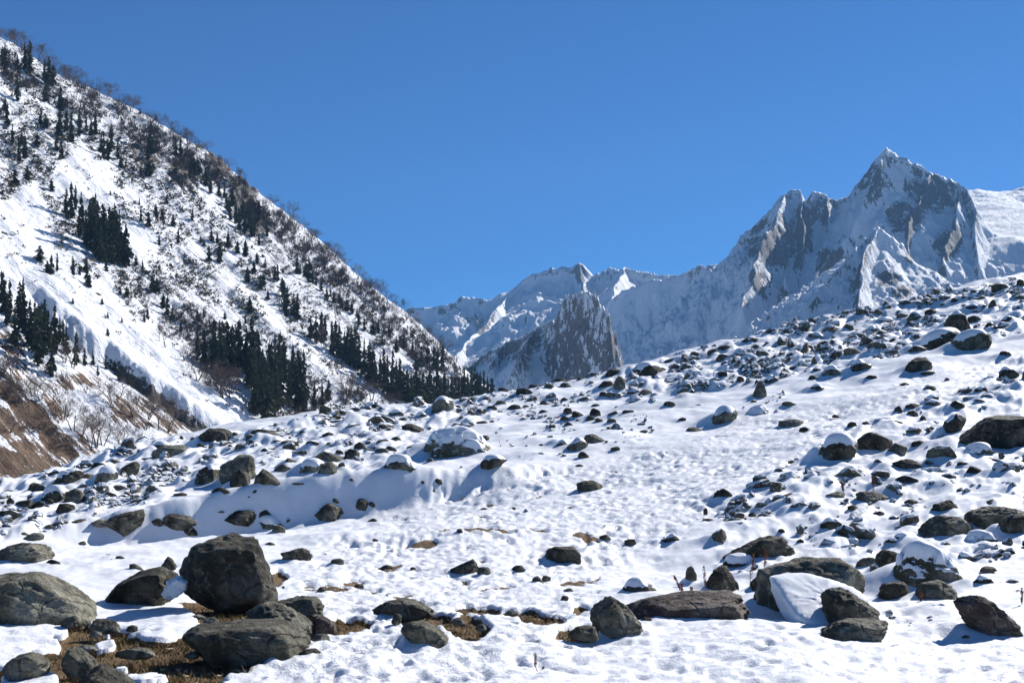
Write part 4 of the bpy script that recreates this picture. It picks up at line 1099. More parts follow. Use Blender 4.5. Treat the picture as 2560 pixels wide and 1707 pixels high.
# cliffs near the ridge
def blob(E, Uq, Vq):
    o = np.zeros(Uq.shape)
    for u, v, a, b, s in E:
        o = np.maximum(o, s * np.clip(1.25 - np.hypot((Uq - u * K) / (a * K), (Vq - v * K) / (b * K)) ** 1.5, 0, 1))
    return o
ROCKY = [(425, 395, 60, 60, 1), (330, 360, 70, 55, .8), (500, 380, 45, 60, 1), (560, 440, 50, 70, 1), (590, 510, 55, 55, .9), (470, 330, 50, 30, .8), (120, 300, 110, 90, .62), (30, 400, 70, 90, .6), (240, 310, 90, 60, .55), (60, 170, 80, 60, .6),
         (420, 600, 60, 50, .55), (640, 590, 50, 60, .6), (700, 640, 60, 50, .5), (780, 740, 90, 40, .5), (380, 680, 90, 45, .5), (520, 690, 90, 40, .45), (430, 720, 110, 50, .5), (880, 800, 80, 40, .55), (960, 850, 70, 40, .5), (250, 440, 60, 20, .5), (1040, 870, 50, 30, .6), (20, 770, 60, 60, .5)]
rk = blob(ROCKY, LU2, LV2)
LZ += rk * rk * 7.0 * (ridged(LX / 16, LY / 16, 3, 41) - 1.0)
# avalanche track: snow stands above a cut bank on its near-left side
TRK = [(-40, 560), (10, 600), (60, 660), (110, 715), (200, 790), (280, 845), (340, 890), (400, 935), (470, 985), (540, 1030)]
TRKP = [(u * K, v * K) for u, v in TRK]
td, ts, tp = polydist(LU2, LV2, TRKP)
sd = td * np.where(ts > 0, -1, 1)        # >0 : right / upper side of the line in the picture
scale_m = LY / F
on = sst(1.5, 3, tp) * (1 - sst(8.0, 9, tp))
LZ += on * (3.2 * sst(-3, 10, sd) * (1 - sst(40, 210, sd)) + 1.6 * np.exp(-((sd - 14) / 9) ** 2))
LZ -= on * 2.4 * sst(-75, -20, sd) * (1 - sst(-6, 2, sd))
bank = on * np.exp(-((sd + 4) / 9.0) ** 2) * sst(3.0, 5.5, tp)
clean = np.clip(1.1 - np.abs(sd - 60) / 75, 0, 1) * (LU2 < 1000)
CLEAN = [(190, 420, 80, 70, 1), (60, 540, 70, 110, 1), (480, 905, 110, 60, 1), (350, 800, 90, 60, .9), (560, 960, 80, 40, 1), (190, 930, 40, 50, .7), (330, 560, 50, 60, .5), (160, 960, 50, 50, .5)]
clean = np.maximum(clean, blob(CLEAN, LU2, LV2))
LV2 = VH - F * LZ / LY
BROWN = [(60, 960, 190, 75, 1), (0, 880, 120, 80, .95), (150, 1020, 200, 55, .95), (280, 940, 130, 50, .82), (60, 1070, 180, 60, .9), (360, 985, 110, 40, .8), (180, 880, 100, 40, .85), (-200, 950, 260, 160, .9), (410, 930, 60, 50, .65),
         (650, 980, 60, 25, .7), (30, 790, 60, 60, .7), (880, 930, 90, 30, .5), (560, 1010, 120, 30, .6)]
brown = 0.66 * blob(BROWN, LU2, LV2) - 0.40 * blob([(200, 945, 60, 60, 1), (230, 1000, 40, 40, 1), (330, 1000, 60, 20, .8)], LU2, LV2)
rk = np.maximum(rk * .85, bank * 1.0) - clean * .5 * (1 - bank)
l_me = mesh_from('mountain_left', np.stack([LX, LY, LZ], -1).reshape(-1, 3), grid_faces(*LX.shape), True,
                 {'brown': np.clip(brown, 0, 1) - clean * .25, 'rock': rk, 'clean': clean})
tag(link('mountain_left', l_me, mat=M_SLOPE), 'steep snowy mountainside with conifers and brown grass rising at left', 'mountain', kind='structure')
LEF = LZ / LY
def slope_at(u, v):
    s = (u - CX) / F; e = (VH - v) / F
    j = int(np.clip(round((s - LS[0]) / (LS[1] - LS[0])), 0, len(LS) - 1))
    c = LEF[:, j]; k = np.nonzero(c >= e)[0]
    if len(k) == 0: k = int(np.argmax(c))
    else: k = int(k[0])
    return np.array([s * LD[k], LD[k], c[k] * LD[k]])

# ------------------------------------------------------------------ far mountains: ridge skeletons
def pt(u, v, d): return ((u * K - CX) / F * d, d, (VH - v * K) / F * d)
def ridge_field(x, y, ridges, sharp, slope, wx, wy):
    z = np.full(x.shape, -1e9); near = np.full(x.shape, 1e9)
    for pl, sc, sl, *more in ridges:
        P = [pt(*p) for p in pl]
        best = np.full(x.shape, -1e9)
        for i in range(len(P) - 1):
            (ax, ay, az), (bx, by, bz) = P[i], P[i + 1]
            dx, dy = bx - ax, by - ay; l2 = dx * dx + dy * dy + 1e-9
            t = np.clip(((x + wx - ax) * dx + (y + wy - ay) * dy) / l2, 0, 1)
            d = np.hypot(x + wx - ax - t * dx, y + wy - ay - t * dy)
            near = np.minimum(near, d)
            best = np.maximum(best, az + (bz - az) * t - (sl * d + sc * (1 - np.exp(-d / (sc * 0.55 + 1))) + (np.maximum(d - more[0], 0) * more[1] if more else 0)))
        z = np.maximum(z, best)
    return z, near

def build_range(name, us, ds, ridges, mat, label, namp, nscale, rockbias, rblobs, seed, cat='mountain', warp=25, floor=-30, rockslope=(1.25, 2.6), sblobs=(), crag=0.0):
    S = (np.linspace(*us) * K - CX) / F; D = np.linspace(*ds)
    y = np.repeat(D[:, None], len(S), 1); x = S[None] * y
    wx = warp * .6 * fbm(x / (nscale * 1.1), y / (nscale * 1.1), 3, seed); wy = warp * fbm(x / (nscale * 1.1), y / (nscale * 1.1), 3, seed + 50)
    z, near = ridge_field(x, y, ridges, 0, 0, wx, wy)
    na = 0.15 + 0.95 * (1 - np.exp(-(near / 60) ** 2)) * np.exp(-near / 320); ns = np.maximum(na, .36); na = np.maximum(na, crag); ns = np.maximum(ns, crag)
    z = z + na * namp * (ridged(x / nscale, y / nscale, 5, seed + 3, .5) - 1.25) + ns * namp * .7 * fbm(x / (nscale * .22), y / (nscale * .3), 5, seed + 8, .58)
    z = np.maximum(z, floor)
    gy, gx = np.gradient(z, axis=0) / np.gradient(y, axis=0), np.gradient(z, axis=1) / (np.gradient(x, axis=1) + 1e-9)
    sl = np.hypot(gx, gy)
    u = CX + F * x / y; v = VH - F * z / y
    rk = rockbias + 0.75 * sst(rockslope[0], rockslope[1], sl)
    rk = np.maximum(rk, 0.0) + blob(rblobs, u, v) * .68 - blob(sblobs, u, v) * .7
    me = mesh_from(name, np.stack([x, y, z], -1).reshape(-1, 3), grid_faces(*x.shape), True, {'rock': np.clip(rk, -.5, 1.2)})
    return tag(link(name, me, mat=mat), label, cat, kind='structure')

# the high peak group at right
A_CREST = [(1380, 690, 3500), (1480, 645, 3350), (1550, 632, 3300), (1600, 617, 3250), (1650, 612, 3200), (1690, 592, 3150), (1703, 535, 3150), (1750, 490, 3150), (1795, 432, 3150), (1828, 428, 3150), (1842, 462, 3160), (1862, 435, 3150), (1895, 443, 3150), (1912, 458, 3180), (1955, 448, 3150),
           (1985, 398, 3100), (2012, 366, 3080), (2030, 349, 3060), (2050, 346, 3050), (2090, 364, 3050), (2132, 386, 3050), (2150, 402, 3040), (2182, 420, 3040), (2212, 436, 3000), (2232, 480, 2950), (2242, 540, 2850), (2250, 610, 2700)]
A_R = [(A_CREST, 70, .88),
       ([(1800, 432, 3150), (1770, 520, 2980), (1735, 610, 2800), (1700, 700, 2620)], 50, 1.0),
       ([(1830, 430, 3150), (1838, 560, 2960), (1800, 640, 2800)], 60, 1.1),
       ([(1900, 446, 3150), (1895, 540, 3000)], 40, 1.1),
       ([(2035, 344, 3050), (1985, 470, 2930), (1930, 560, 2800), (1870, 650, 2650), (1820, 720, 2500)], 40, .95),
       ([(2132, 386, 3050), (2100, 480, 2900), (2090, 570, 2760)], 60, 1.1),
       ([(2190, 425, 3040), (2200, 520, 2850), (2170, 600, 2700)], 60, 1.15)]
build_range('mountain_peak', (1340, 2420, 560), (2150, 3450, 330), A_R, M_PEAK, 'pointed rock and snow peak group towering at right against the sky', 34, 190, -0.2,
            [(1800, 560, 50, 60, 1), (1850, 530, 30, 60, .9), (1740, 560, 40, 60, .7), (1880, 480, 30, 40, .9), (1905, 600, 45, 40, .9), (2080, 500, 60, 60, 1), (2150, 450, 50, 60, .9), (2180, 560, 45, 45, 1), (1990, 400, 30, 50, .6), (1750, 650, 30, 40, .7), (2110, 440, 40, 50, .9)], 210, sblobs=[(1960, 500, 35, 40, .8), (1920, 700, 100, 50, 1), (2080, 350, 40, 20, .8), (1540, 720, 150, 80, 1), (1690, 770, 120, 60, 1), (1640, 660, 60, 40, .6)])
# sub-peak before it
B_R = [([(1700, 800, 2050), (1810, 742, 2150), (1860, 690, 2220), (1905, 630, 2280), (1950, 585, 2330), (1985, 545, 2370), (2015, 524, 2400), (2045, 540, 2400), (2075, 562, 2400), (2092, 600, 2390), (2135, 632, 2380), (2190, 655, 2400)], 22, .7),
       ([(2015, 524, 2400), (1985, 580, 2300), (1972, 640, 2200), (1975, 700, 2080), (2000, 770, 1950)], 25, .95),
       ([(2092, 600, 2390), (2080, 660, 2260), (2100, 720, 2120)], 25, .95)]
build_range('mountain_shoulder', (1640, 2300, 330), (1750, 2560, 230), B_R, M_PEAK, 'sunlit snowy shoulder peak in front of the pointed peak group', 18, 120, -0.13,
            [(2040, 640, 40, 25, 1), (2070, 670, 40, 20, 1), (1960, 650, 15, 60, .8), (2090, 590, 20, 25, .9), (1900, 700, 40, 30, .6), (2000, 725, 60, 20, .8)], 310, warp=14, sblobs=[(2030, 580, 30, 40, .8)])
# smooth glacier dome behind
G_R = [([(2050, 470, 4100), (2150, 446, 4050), (2240, 437, 4000), (2300, 440, 4000), (2360, 428, 4000), (2500, 405, 4000), (2750, 380, 4000)], 0, .33, 1150, .3)]
build_range('glacier', (2080, 2750, 260), (1750, 4300, 300), G_R, M_PEAK, 'smooth sunlit glacier dome behind the peaks at the right edge', 10, 170, -0.3, [], 410, cat='glacier', warp=20, rockslope=(1.4, 2.4))
# middle range
C_CREST = [(820, 790, 4300), (900, 730, 4300), (940, 706, 4300), (1000, 703, 4300), (1040, 692, 4300), (1055, 677, 4300), (1064, 678, 4300), (1080, 680, 4300), (1110, 692, 4300), (1160, 673, 4350), (1200, 652, 4400), (1230, 626, 4400), (1258, 613, 4400), (1300, 615, 4400), (1328, 602, 4400), (1345, 612, 4400), (1362, 628, 4400), (1400, 618, 4400), (1440, 614, 4350), (1480, 624, 4300), (1540, 630, 4200), (1640, 640, 4100), (1750, 660, 4000)]
C_R = [(C_CREST, 45, .62),
       ([(1328, 602, 4400), (1342, 660, 4200), (1345, 700, 4000)], 40, .8),
       ([(1165, 680, 4350), (1120, 730, 4000), (1080, 780, 3700), (1040, 840, 3300)], 20, .7),
       ([(1230, 690, 3800), (1290, 690, 3700), (1350, 700, 3600)], 10, .6),
       ([(1440, 614, 4350), (1410, 660, 4000), (1400, 720, 3600)], 20, .7)]
build_range('mountain_far', (860, 1760, 470), (2900, 4600, 280), C_R, M_PEAK, 'distant snow range with a rocky crest in the middle of the horizon', 27, 260, -0.1,
            [(1330, 625, 15, 25, .9), (1100, 740, 40, 30, .8), (1050, 700, 15, 25, .8), (1020, 730, 30, 25, .6), (1600, 640, 20, 20, .5)], 510, warp=30)
# left ridge of the pinnacle and the pinnacle itself
P_R = [([(1238, 800, 2000), (1266, 738, 1980), (1290, 700, 1950), (1312, 678, 1930), (1335, 670, 1905), (1360, 668, 1900), (1380, 676, 1900), (1394, 696, 1900), (1400, 745, 1890), (1410, 800, 1870), (1430, 850, 1850), (1470, 890, 1820)], 170, 2.2)]
build_range('rock_pinnacle', (1120, 1520, 290), (1620, 2080, 240), P_R, M_PIN, 'steep dark rock pinnacle streaked with snow in the centre', 13, 48, 0.07,
            [(1330, 800, 60, 80, .35), (1260, 830, 50, 60, .35), (1390, 800, 30, 60, .3)], 610, warp=10, rockslope=(1.6, 5.0), crag=0.85)
L_R = [([(940, 900, 2350), (1010, 866, 2300), (1080, 832, 2250), (1130, 800, 2200), (1160, 788, 2180), (1200, 768, 2120), (1240, 748, 2060), (1275, 735, 2000)], 30, .85),
       ([(1160, 788, 2180), (1130, 835, 2080)], 20, .9), ([(1235, 750, 2060), (1200, 810, 1950), (1180, 850, 1850)], 20, .9), ([(1085, 830, 2250), (1060, 860, 2150)], 20, .9)]
build_range('mountain_spur', (900, 1300, 270), (1650, 2500, 200), L_R, M_PIN, 'shaded rocky spur descending left from the pinnacle', 11, 80, -0.14,
            [(1110, 820, 30, 25, .8), (1180, 810, 45, 30, .8), (1060, 850, 30, 20, .7), (1230, 790, 30, 30, .8)], 710, warp=10, rockslope=(1.1, 2.2))

# ------------------------------------------------------------------ trees
def make_conifer(seed, slim, ex=.75):
    r = np.random.default_rng(seed)
    # trunk
    n = 6; tz = np.array([0, .3, .7, 1.0]); tr = np.array([.016, .013, .007, .0015])
    a = np.linspace(0, 2 * np.pi, n, endpoint=False)
    tv = np.array([[tr[i] * math.cos(b), tr[i] * math.sin(b), tz[i]] for i in range(4) for b in a])
    tf = np.array([[i * n + j, i * n + (j + 1) % n, (i + 1) * n + (j + 1) % n, (i + 1) * n + j] for i in range(3) for j in range(n)])
    V_, F_ = [], []
    k = 0
    base = r.uniform(.03, .12)
    nl = 30
    for i in range(nl):
        t = i / (nl - 1)
        z0 = base + (0.985 - base) * t
        prof = slim * (1 - t) ** ex * (0.75 + .25 * math.sin(t * 17 + seed)) * (min(1, .55 + 3 * t)) + .006
        nb = int(9 - 4 * t)
        for j in range(nb):
            an = r.uniform(0, 6.283); L = prof * r.uniform(.6, 1.2)
            if r.random() < .08: continue
            dx, dy = math.cos(an), math.sin(an)
            drop = L * r.uniform(.25, .6)
            for seg in range(3):
                a0 = seg / 3 * L; a1 = (seg + 1.35) / 3 * L
                wd = L * .30 * (1 - .25 * seg) * r.uniform(.7, 1.2)
                zz0 = z0 - drop * (seg / 3) ** 1.4; zz1 = z0 - drop * ((seg + 1.3) / 3) ** 1.4 - r.uniform(0, .012)
                px, py = -dy * wd, dx * wd
                V_ += [(dx * a0 + px * .6, dy * a0 + py * .6, zz0), (dx * a0 - px * .6, dy * a0 - py * .6, zz0 + .004), (dx * a1 - px * .5, dy * a1 - py * .5, zz1 - r.uniform(0, .02)), (dx * a1 + px * .5, dy * a1 + py * .5, zz1 - r.uniform(0, .02))]
                F_.append((k, k + 1, k + 2, k + 3)); k += 4
                # hanging curtain below the bough
                V_ += [(dx * a0, dy * a0, zz0), (dx * a1, dy * a1, zz1), (dx * a1 * .95, dy * a1 * .95, zz1 - r.uniform(.015, .045)), (dx * a0, dy * a0, zz0 - r.uniform(.02, .05))]
                F_.append((k, k + 1, k + 2, k + 3)); k += 4
    return (mesh_from('trunk', tv, tf), mesh_from('crown', np.array(V_), np.array(F_), False))

CON = [make_conifer(300 + i, s_, e_) for i, (s_, e_) in enumerate(((.10, .75), (.115, .5), (.125, .6), (.09, .42), (.15, .8), (.105, .55), (.12, .9), (.085, .5), (.13, .45), (.16, .7), (.17, .6), (.20, .5)))]

def tube(P, r0, r1, V_, F_, n=3):
    P = np.array(P); k = sum(len(x) for x in V_)
    m = len(P); ring = []
    for i in range(m):
        t = P[min(i + 1, m - 1)] - P[max(i - 1, 0)]; t = t / (np.linalg.norm(t) + 1e-9)
        a = np.cross(t, [0.3, 0.9, 0.2]); a /= np.linalg.norm(a) + 1e-9; b = np.cross(t, a)
        rad = r0 + (r1 - r0) * i / (m - 1)
        for j in range(n):
            an = 2 * math.pi * j / n; ring.append(P[i] + rad * (a * math.cos(an) + b * math.sin(an)))
    V_.append(np.array(ring))
    for i in range(m - 1):
        for j in range(n): F_.append((k + i * n + j, k + i * n + (j + 1) % n, k + (i + 1) * n + (j + 1) % n, k + (i + 1) * n + j))

def make_bare(seed, stems, spread, lean, twig=1.0):
    r = np.random.default_rng(seed)
    TV, TF, CV, CF = [], [], [], []
    def grow(p, d, L, rad, lev):
        pts_ = [p]; q = p.copy(); dd = d.copy()
        for i in range(3):
            dd = dd + r.normal(size=3) * .14 + np.array([0, 0, .10]); dd /= np.linalg.norm(dd)
            q = q + dd * L / 3; pts_.append(q.copy())
        if lev == 0: tube(pts_, rad, rad * .55, TV, TF, 5)
        else: tube(pts_, rad, rad * .4, CV, CF, 3)
        if lev >= 4: return
        nk = [5, 4, 4, 4][lev]
        for i in range(nk):
            t = r.uniform(.35, 1.0); w = pts_[1] + (pts_[3] - pts_[1]) * t if t > .4 else pts_[1]
            a = r.normal(size=3); a -= dd * (a @ dd); a /= np.linalg.norm(a) + 1e-9
            nd = dd * r.uniform(.5, .9) + a * spread * r.uniform(.6, 1.1); nd /= np.linalg.norm(nd)
            grow(w, nd, L * r.uniform(.5, .72), max(rad * .45, .0016 * twig), lev + 1)
    for s in range(stems):
        a = r.uniform(0, 6.28); d = np.array([math.cos(a) * .35 * (stems > 1) + lean, math.sin(a) * .35 * (stems > 1), 1.0]); d /= np.linalg.norm(d)
        grow(np.array([math.cos(a) * .02, math.sin(a) * .02, -.02]), d, r.uniform(.38, .48), .016 if stems > 1 else .02, 0)
    C_ = np.vstack(CV); T_ = np.vstack(TV); top = max(C_[:, 2].max(), .3)
    return (mesh_from('trunk', T_ / top, np.array(TF)), mesh_from('crown', C_ / top, np.array(CF)))
BARE = [make_bare(11, 3, .75, .1), make_bare(12, 2, .8, -.25), make_bare(13, 3, .9, .2), make_bare(14, 1, .9, .15), make_bare(15, 2, 1.0, .0)]

def ordn(n):
    return f"{n}{'th' if 10 <= n % 100 <= 20 else {1: 'st', 2: 'nd', 3: 'rd'}.get(n % 10, 'th')}"

def plant(kind, name, variant, pos, h, wid, rz, label, group):
    tm, cm = variant
    e = bpy.data.objects.new(name, None); COL.objects.link(e)
    e.empty_display_size = .5
    e.location = tuple(pos); e.scale = (h * wid, h * wid, h); e.rotation_euler = (0, 0, rz)
    tag(e, label, 'tree', group)
    for nm, me, mt in (('trunk', tm, M_BARK if kind == 'c' else M_BIRCH), ('crown', cm, M_NEEDLE if kind == 'c' else M_TWIG)):
        link(nm, me, e, mt)
    return e

T1 = ((0, 50), 2.4125); T2 = ((0, 600), 2.4125); T3 = ((540, 400), 2.24)
def tz(T, l): return [(T[0][0] + a / T[1], T[0][1] + b / T[1], c / T[1]) for a, b, c in l]
GROVES = {
 'on the steep upper-left slope': tz(T1, [(30, 330, 170), (105, 310, 90), (105, 500, 150), (180, 330, 180), (150, 300, 150), (295, 400, 160), (270, 380, 130), (320, 400, 110), (45, 650, 130), (275, 500, 100), (365, 560, 130), (360, 700, 150), (430, 740, 170), (400, 690, 110), (520, 690, 110), (575, 680, 120), (550, 700, 90), (480, 640, 90), (75, 760, 120), (115, 860, 150), (150, 840, 140), (225, 780, 80), (275, 660, 70), (245, 650, 60), (370, 850, 110), (340, 800, 90), (165, 970, 90), (90, 1000, 90), (30, 560, 80), (15, 260, 90), (480, 720, 100), (130, 760, 70)]),
 'beside the dark upper cliff': tz(T1, [(625, 840, 150), (610, 800, 110), (670, 810, 150), (650, 850, 120), (710, 850, 120), (730, 900, 90), (910, 830, 180), (890, 870, 120), (1060, 830, 110), (1090, 840, 110), (760, 900, 60), (850, 960, 90), (900, 950, 90)]),
 'standing on the ridge skyline': tz(T1, [(940, 618, 45), (845, 575, 40), (180, 195, 40), (165, 190, 40)]),
 'in the dense mid-slope grove': tz(T1, [(430, 1200, 200), (400, 1180, 150), (490, 1190, 140), (455, 1150, 140), (480, 1320, 160), (520, 1370, 200), (545, 1340, 230), (560, 1400, 300), (590, 1440, 310), (575, 1300, 220), (620, 1400, 260), (640, 1470, 280), (690, 1480, 330), (675, 1400, 230), (720, 1480, 300), (760, 1500, 240), (660, 1440, 270), (610, 1480, 200), (500, 1250, 130), (540, 1220, 120), (700, 1350, 150), (750, 1420, 130)]),
 'on open snow right of mid-slope grove': tz(T1, [(310, 1040, 70), (1005, 1110, 50), (940, 1190, 80), (895, 1250, 90), (980, 1220, 70), (1045, 1250, 70), (1075, 1350, 80), (960, 1360, 60), (1160, 1220, 60), (850, 1220, 80), (1260, 1460, 90), (1325, 1480, 110), (1275, 1340, 70), (1310, 1350, 60), (1375, 1380, 90), (1435, 1420, 70), (1480, 1430, 90), (665, 1065, 30), (840, 1130, 50), (1230, 1380, 40), (1210, 1360, 40)]),
 'in the broken row below mid-slope grove': tz(T1, [(240, 1460, 90), (310, 1540, 110), (345, 1520, 110), (440, 1540, 110), (520, 1530, 90), (640, 1520, 60), (285, 1530, 70), (480, 1540, 60), (820, 1500, 60), (860, 1540, 70)]) + tz(T2, [(525, 275, 110), (540, 290, 80), (765, 345, 60), (725, 340, 50), (920, 320, 90), (945, 320, 80)]),
 'in the belt under the ridge cliffs': tz(T1, [(1190, 950, 100), (1165, 930, 80), (1240, 1010, 100), (1270, 1050, 100), (1320, 1070, 90), (1355, 1090, 90), (1380, 1180, 100), (1420, 1230, 100), (1480, 1290, 110), (1520, 1310, 110)]) + tz(T3, [(110, 330, 100), (130, 400, 110), (160, 420, 110), (190, 380, 110), (240, 370, 110), (90, 260, 90), (60, 290, 90), (285, 440, 60), (215, 410, 80), (150, 350, 90), (80, 340, 70), (235, 330, 70)]),
 'in the left-edge grove above brown grass': tz(T2, [(20, 440, 220), (60, 470, 200), (90, 650, 220), (45, 520, 180), (140, 560, 300), (120, 480, 210), (180, 640, 250), (210, 600, 220), (230, 770, 330), (250, 700, 280), (270, 560, 180), (310, 830, 300), (330, 700, 270), (290, 640, 200), (380, 640, 150), (400, 690, 170), (460, 760, 190), (510, 760, 100), (560, 760, 90), (10, 380, 170), (360, 600, 130), (590, 820, 60), (640, 790, 70), (690, 800, 60), (720, 860, 60), (775, 870, 60)]),
 'dotting the middle snow slope': tz(T2, [(650, 475, 40), (735, 512, 40), (650, 585, 50), (1010, 460, 110), (985, 420, 80), (1040, 480, 80), (890, 480, 60), (1090, 560, 60), (1505, 455, 90), (1480, 505, 40), (1490, 265, 90), (1530, 210, 70), (1190, 480, 60), (1230, 470, 60), (1355, 480, 40), (1110, 420, 30), (870, 500, 50), (440, 390, 40), (615, 400, 40)]) + tz(T3, [(70, 500, 80), (120, 530, 60), (165, 540, 90), (230, 580, 60), (275, 610, 50), (20, 590, 80), (180, 690, 80), (215, 640, 60), (250, 740, 80), (265, 720, 70), (345, 690, 90), (330, 670, 70), (190, 870, 80), (165, 910, 40), (50, 890, 40), (240, 480, 60)]),
 'in the line of trees up the middle rib': tz(T3, [(380, 780, 90), (370, 720, 60), (290, 800, 60), (385, 860, 120), (400, 830, 100), (455, 910, 140), (435, 880, 120), (455, 640, 90), (470, 650, 60), (520, 690, 130), (500, 660, 80), (540, 690, 60), (395, 880, 80), (560, 710, 50), (590, 740, 50), (620, 790, 60), (640, 770, 60), (660, 800, 60), (690, 800, 60), (700, 830, 60), (730, 850, 60), (760, 880, 70), (790, 890, 60), (800, 930, 60), (830, 960, 70), (880, 980, 60), (910, 980, 60)]),
 'in the tall grove at slope foot': tz(T2, [(1190, 740, 180), (1230, 760, 200), (1290, 800, 280), (1340, 820, 300), (1400, 820, 280)]) + tz(T3, [(20, 1080, 160), (60, 1130, 200), (100, 1150, 170), (130, 1190, 260), (170, 1200, 240), (200, 1210, 290), (230, 1320, 330), (260, 1340, 250), (220, 1440, 330), (250, 1420, 300), (290, 1480, 350), (270, 1400, 260), (330, 1430, 400), (310, 1360, 300), (360, 1330, 330), (345, 1400, 330), (380, 1230, 200), (410, 1390, 250), (430, 1300, 240), (460, 1420, 320), (490, 1430, 330), (475, 1380, 260), (550, 1420, 160), (595, 1410, 130), (630, 1350, 110), (240, 1250, 230), (300, 1240, 200), (115, 1020, 80), (190, 1280, 220)]),
 'in the forest belt descending to the valley': tz(T3, [(530, 1010, 120), (560, 1040, 150), (590, 1030, 160), (610, 1020, 120), (650, 1090, 170), (670, 1060, 140), (690, 1110, 180), (720, 1120, 150), (740, 1150, 200), (760, 1130, 170), (780, 1170, 210), (800, 1180, 170), (830, 1210, 190), (860, 1250, 220), (880, 1240, 170), (890, 1280, 160), (920, 1280, 170), (940, 1310, 220), (960, 1320, 200), (990, 1340, 250), (1010, 1340, 200), (1030, 1360, 220), (1050, 1360, 170), (1070, 1370, 180), (1095, 1380, 160), (1120, 1380, 190), (1140, 1380, 150), (1160, 1380, 170), (1180, 1380, 150), (1200, 1380, 180), (1220, 1385, 160), (1240, 1380, 200), (1260, 1370, 150), (1280, 1330, 140), (1300, 1350, 120), (1320, 1340, 120), (1340, 1350, 100), (1360, 1340, 110), (1375, 1340, 120), (1390, 1330, 160), (1410, 1340, 130), (1430, 1330, 150), (1450, 1330, 140), (1465, 1330, 120), (1480, 1330, 130), (1500, 1310, 120), (1520, 1310, 90), (1545, 1305, 80)]),
 'among birches above the valley forest belt': tz(T3, [(970, 1000, 70), (1050, 1060, 80), (1100, 1090, 60), (1185, 1150, 110), (1220, 1180, 130), (1270, 1200, 140), (1150, 1150, 90), (1120, 1180, 80), (1010, 1080, 80), (930, 1050, 60), (1030, 1050, 70), (1240, 1170, 100)]),
}
ti = 0
for g, lst in GROVES.items():
    lst = sorted(lst)
    for i, (u, v, hp) in enumerate(lst):
        r = random.Random(ti * 7 + 3)
        p = slope_at(u, min(v, 1300))
        # trees that hang below the crest: keep the photographed height
        h = hp * p[1] / F * 1.15
        var = r.randrange(10) if hp > 40 else r.choice((2, 4, 6, 9, 10, 11))
        size = 'tall' if hp > 85 else 'medium' if hp > 42 else 'small'
        lab = f"{size} dark conifer, {ordn(i + 1)} from left {g}"
        plant('c', 'conifer_tree', CON[var], p - np.array([0, 0, .3]), h, r.uniform(.85, 1.5) * (1.5 if hp < 45 else 1.1), r.uniform(0, 6.28), lab, 'dark conifers on the left mountainside')
        ti += 1

BT = {
 'on the brown grass slope at lower left': tz(T2, [(40, 960, 150), (100, 1000, 150), (60, 860, 170), (20, 800, 130), (250, 970, 130), (200, 960, 140), (270, 1140, 120), (380, 1100, 170), (445, 1160, 190), (490, 1190, 140), (590, 1260, 250), (560, 1280, 180), (620, 1260, 190), (690, 1020, 180), (720, 960, 130), (810, 1090, 200), (890, 1090, 170), (850, 1060, 150), (950, 1150, 160), (1010, 1160, 180), (750, 1230, 110), (720, 1240, 120), (60, 1180, 120), (440, 780, 190), (390, 740, 120), (320, 1000, 110), (1000, 1040, 110)]),
 'beside the tall black grove': tz(T2, [(1340, 960, 220), (1390, 960, 180), (1310, 920, 120), (1190, 850, 150), (1150, 780, 130), (1000, 650, 110), (960, 620, 90), (1100, 740, 110), (1200, 700, 110)]) + tz(T3, [(40, 1330, 200), (80, 1310, 160), (120, 1300, 120), (570, 1030, 100), (600, 1050, 80), (740, 1330, 110), (720, 1290, 90), (870, 1350, 130), (840, 1330, 90), (760, 1280, 90), (1140, 1380, 90), (1270, 1230, 70), (1000, 1370, 80), (370, 1440, 120), (530, 1470, 80), (700, 1360, 90)]),
}
r0 = random.Random(9)
sk = []
for i in range(92):
    u = 4 + i * 11.2 + r0.uniform(-5, 5)
    if 545 < u < 615: continue
    v = np.interp(u, [a for a, b in SKYL], [b for a, b in SKYL])
    sk.append((u * K, (v + r0.uniform(2, 16)) * K, r0.uniform(20, 42) * (1.2 if u < 300 else 1)))
BT['along the left mountain skyline'] = sk
for g, lst in BT.items():
    for i, (u, v, hp) in enumerate(sorted(lst)):
        r = random.Random(ti * 13 + 1); ti += 1
        p = slope_at(u, v)
        h = hp * p[1] / F * 1.1
        size = 'large' if hp > 60 else 'mid-sized' if hp > 32 else 'small'
        plant('b', 'bare_tree', BARE[r.randrange(5)], p - np.array([0, 0, .3]), h, r.uniform(.8, 1.15) * (1.25 if 'skyline' in g else 1), r.uniform(0, 6.28),
              f"{size} leafless birch, {ordn(i + 1)} from left {g}", 'leafless trees on the left mountainside')

# low juniper tufts and birch scrub: far too many to count
sr = np.random.default_rng(77)
def tufts(n, poly, sizes, gen, clump, seed, avoid=True):
    co, fa, off = [], [], 0
    xs = [q[0] for q in poly]; ys = [q[1] for q in poly]; N_ = n * 8
    UU = sr.uniform(min(xs), max(xs), N_); VV = sr.uniform(min(ys), max(ys), N_)
    ok = inpoly(UU, VV, poly) & (fbm(UU / clump, VV / clump * .9, 3, seed) > sr.uniform(-.5, .5, N_))
    k = 0
    for u, v in zip(UU[ok], VV[ok]):
        if k >= n: break
        p = slope_at(u, v)
        j = int(np.clip(((u - CX) / F - LS[0]) / (LS[1] - LS[0]), 0, len(LS) - 1)); i_ = int(np.searchsorted(LD, p[1] - 1e-6))
        if avoid and clean[min(i_, len(LD) - 1), j] > .35 and sr.random() < .93: continue
        s = (sizes[0] + (sizes[1] - sizes[0]) * sr.random() ** 2.2) * K * p[1] / F
        vv, ff = gen(s); co.append(vv + p); fa.append(ff + off); off += len(vv); k += 1
    return np.vstack(co), np.vstack(fa)
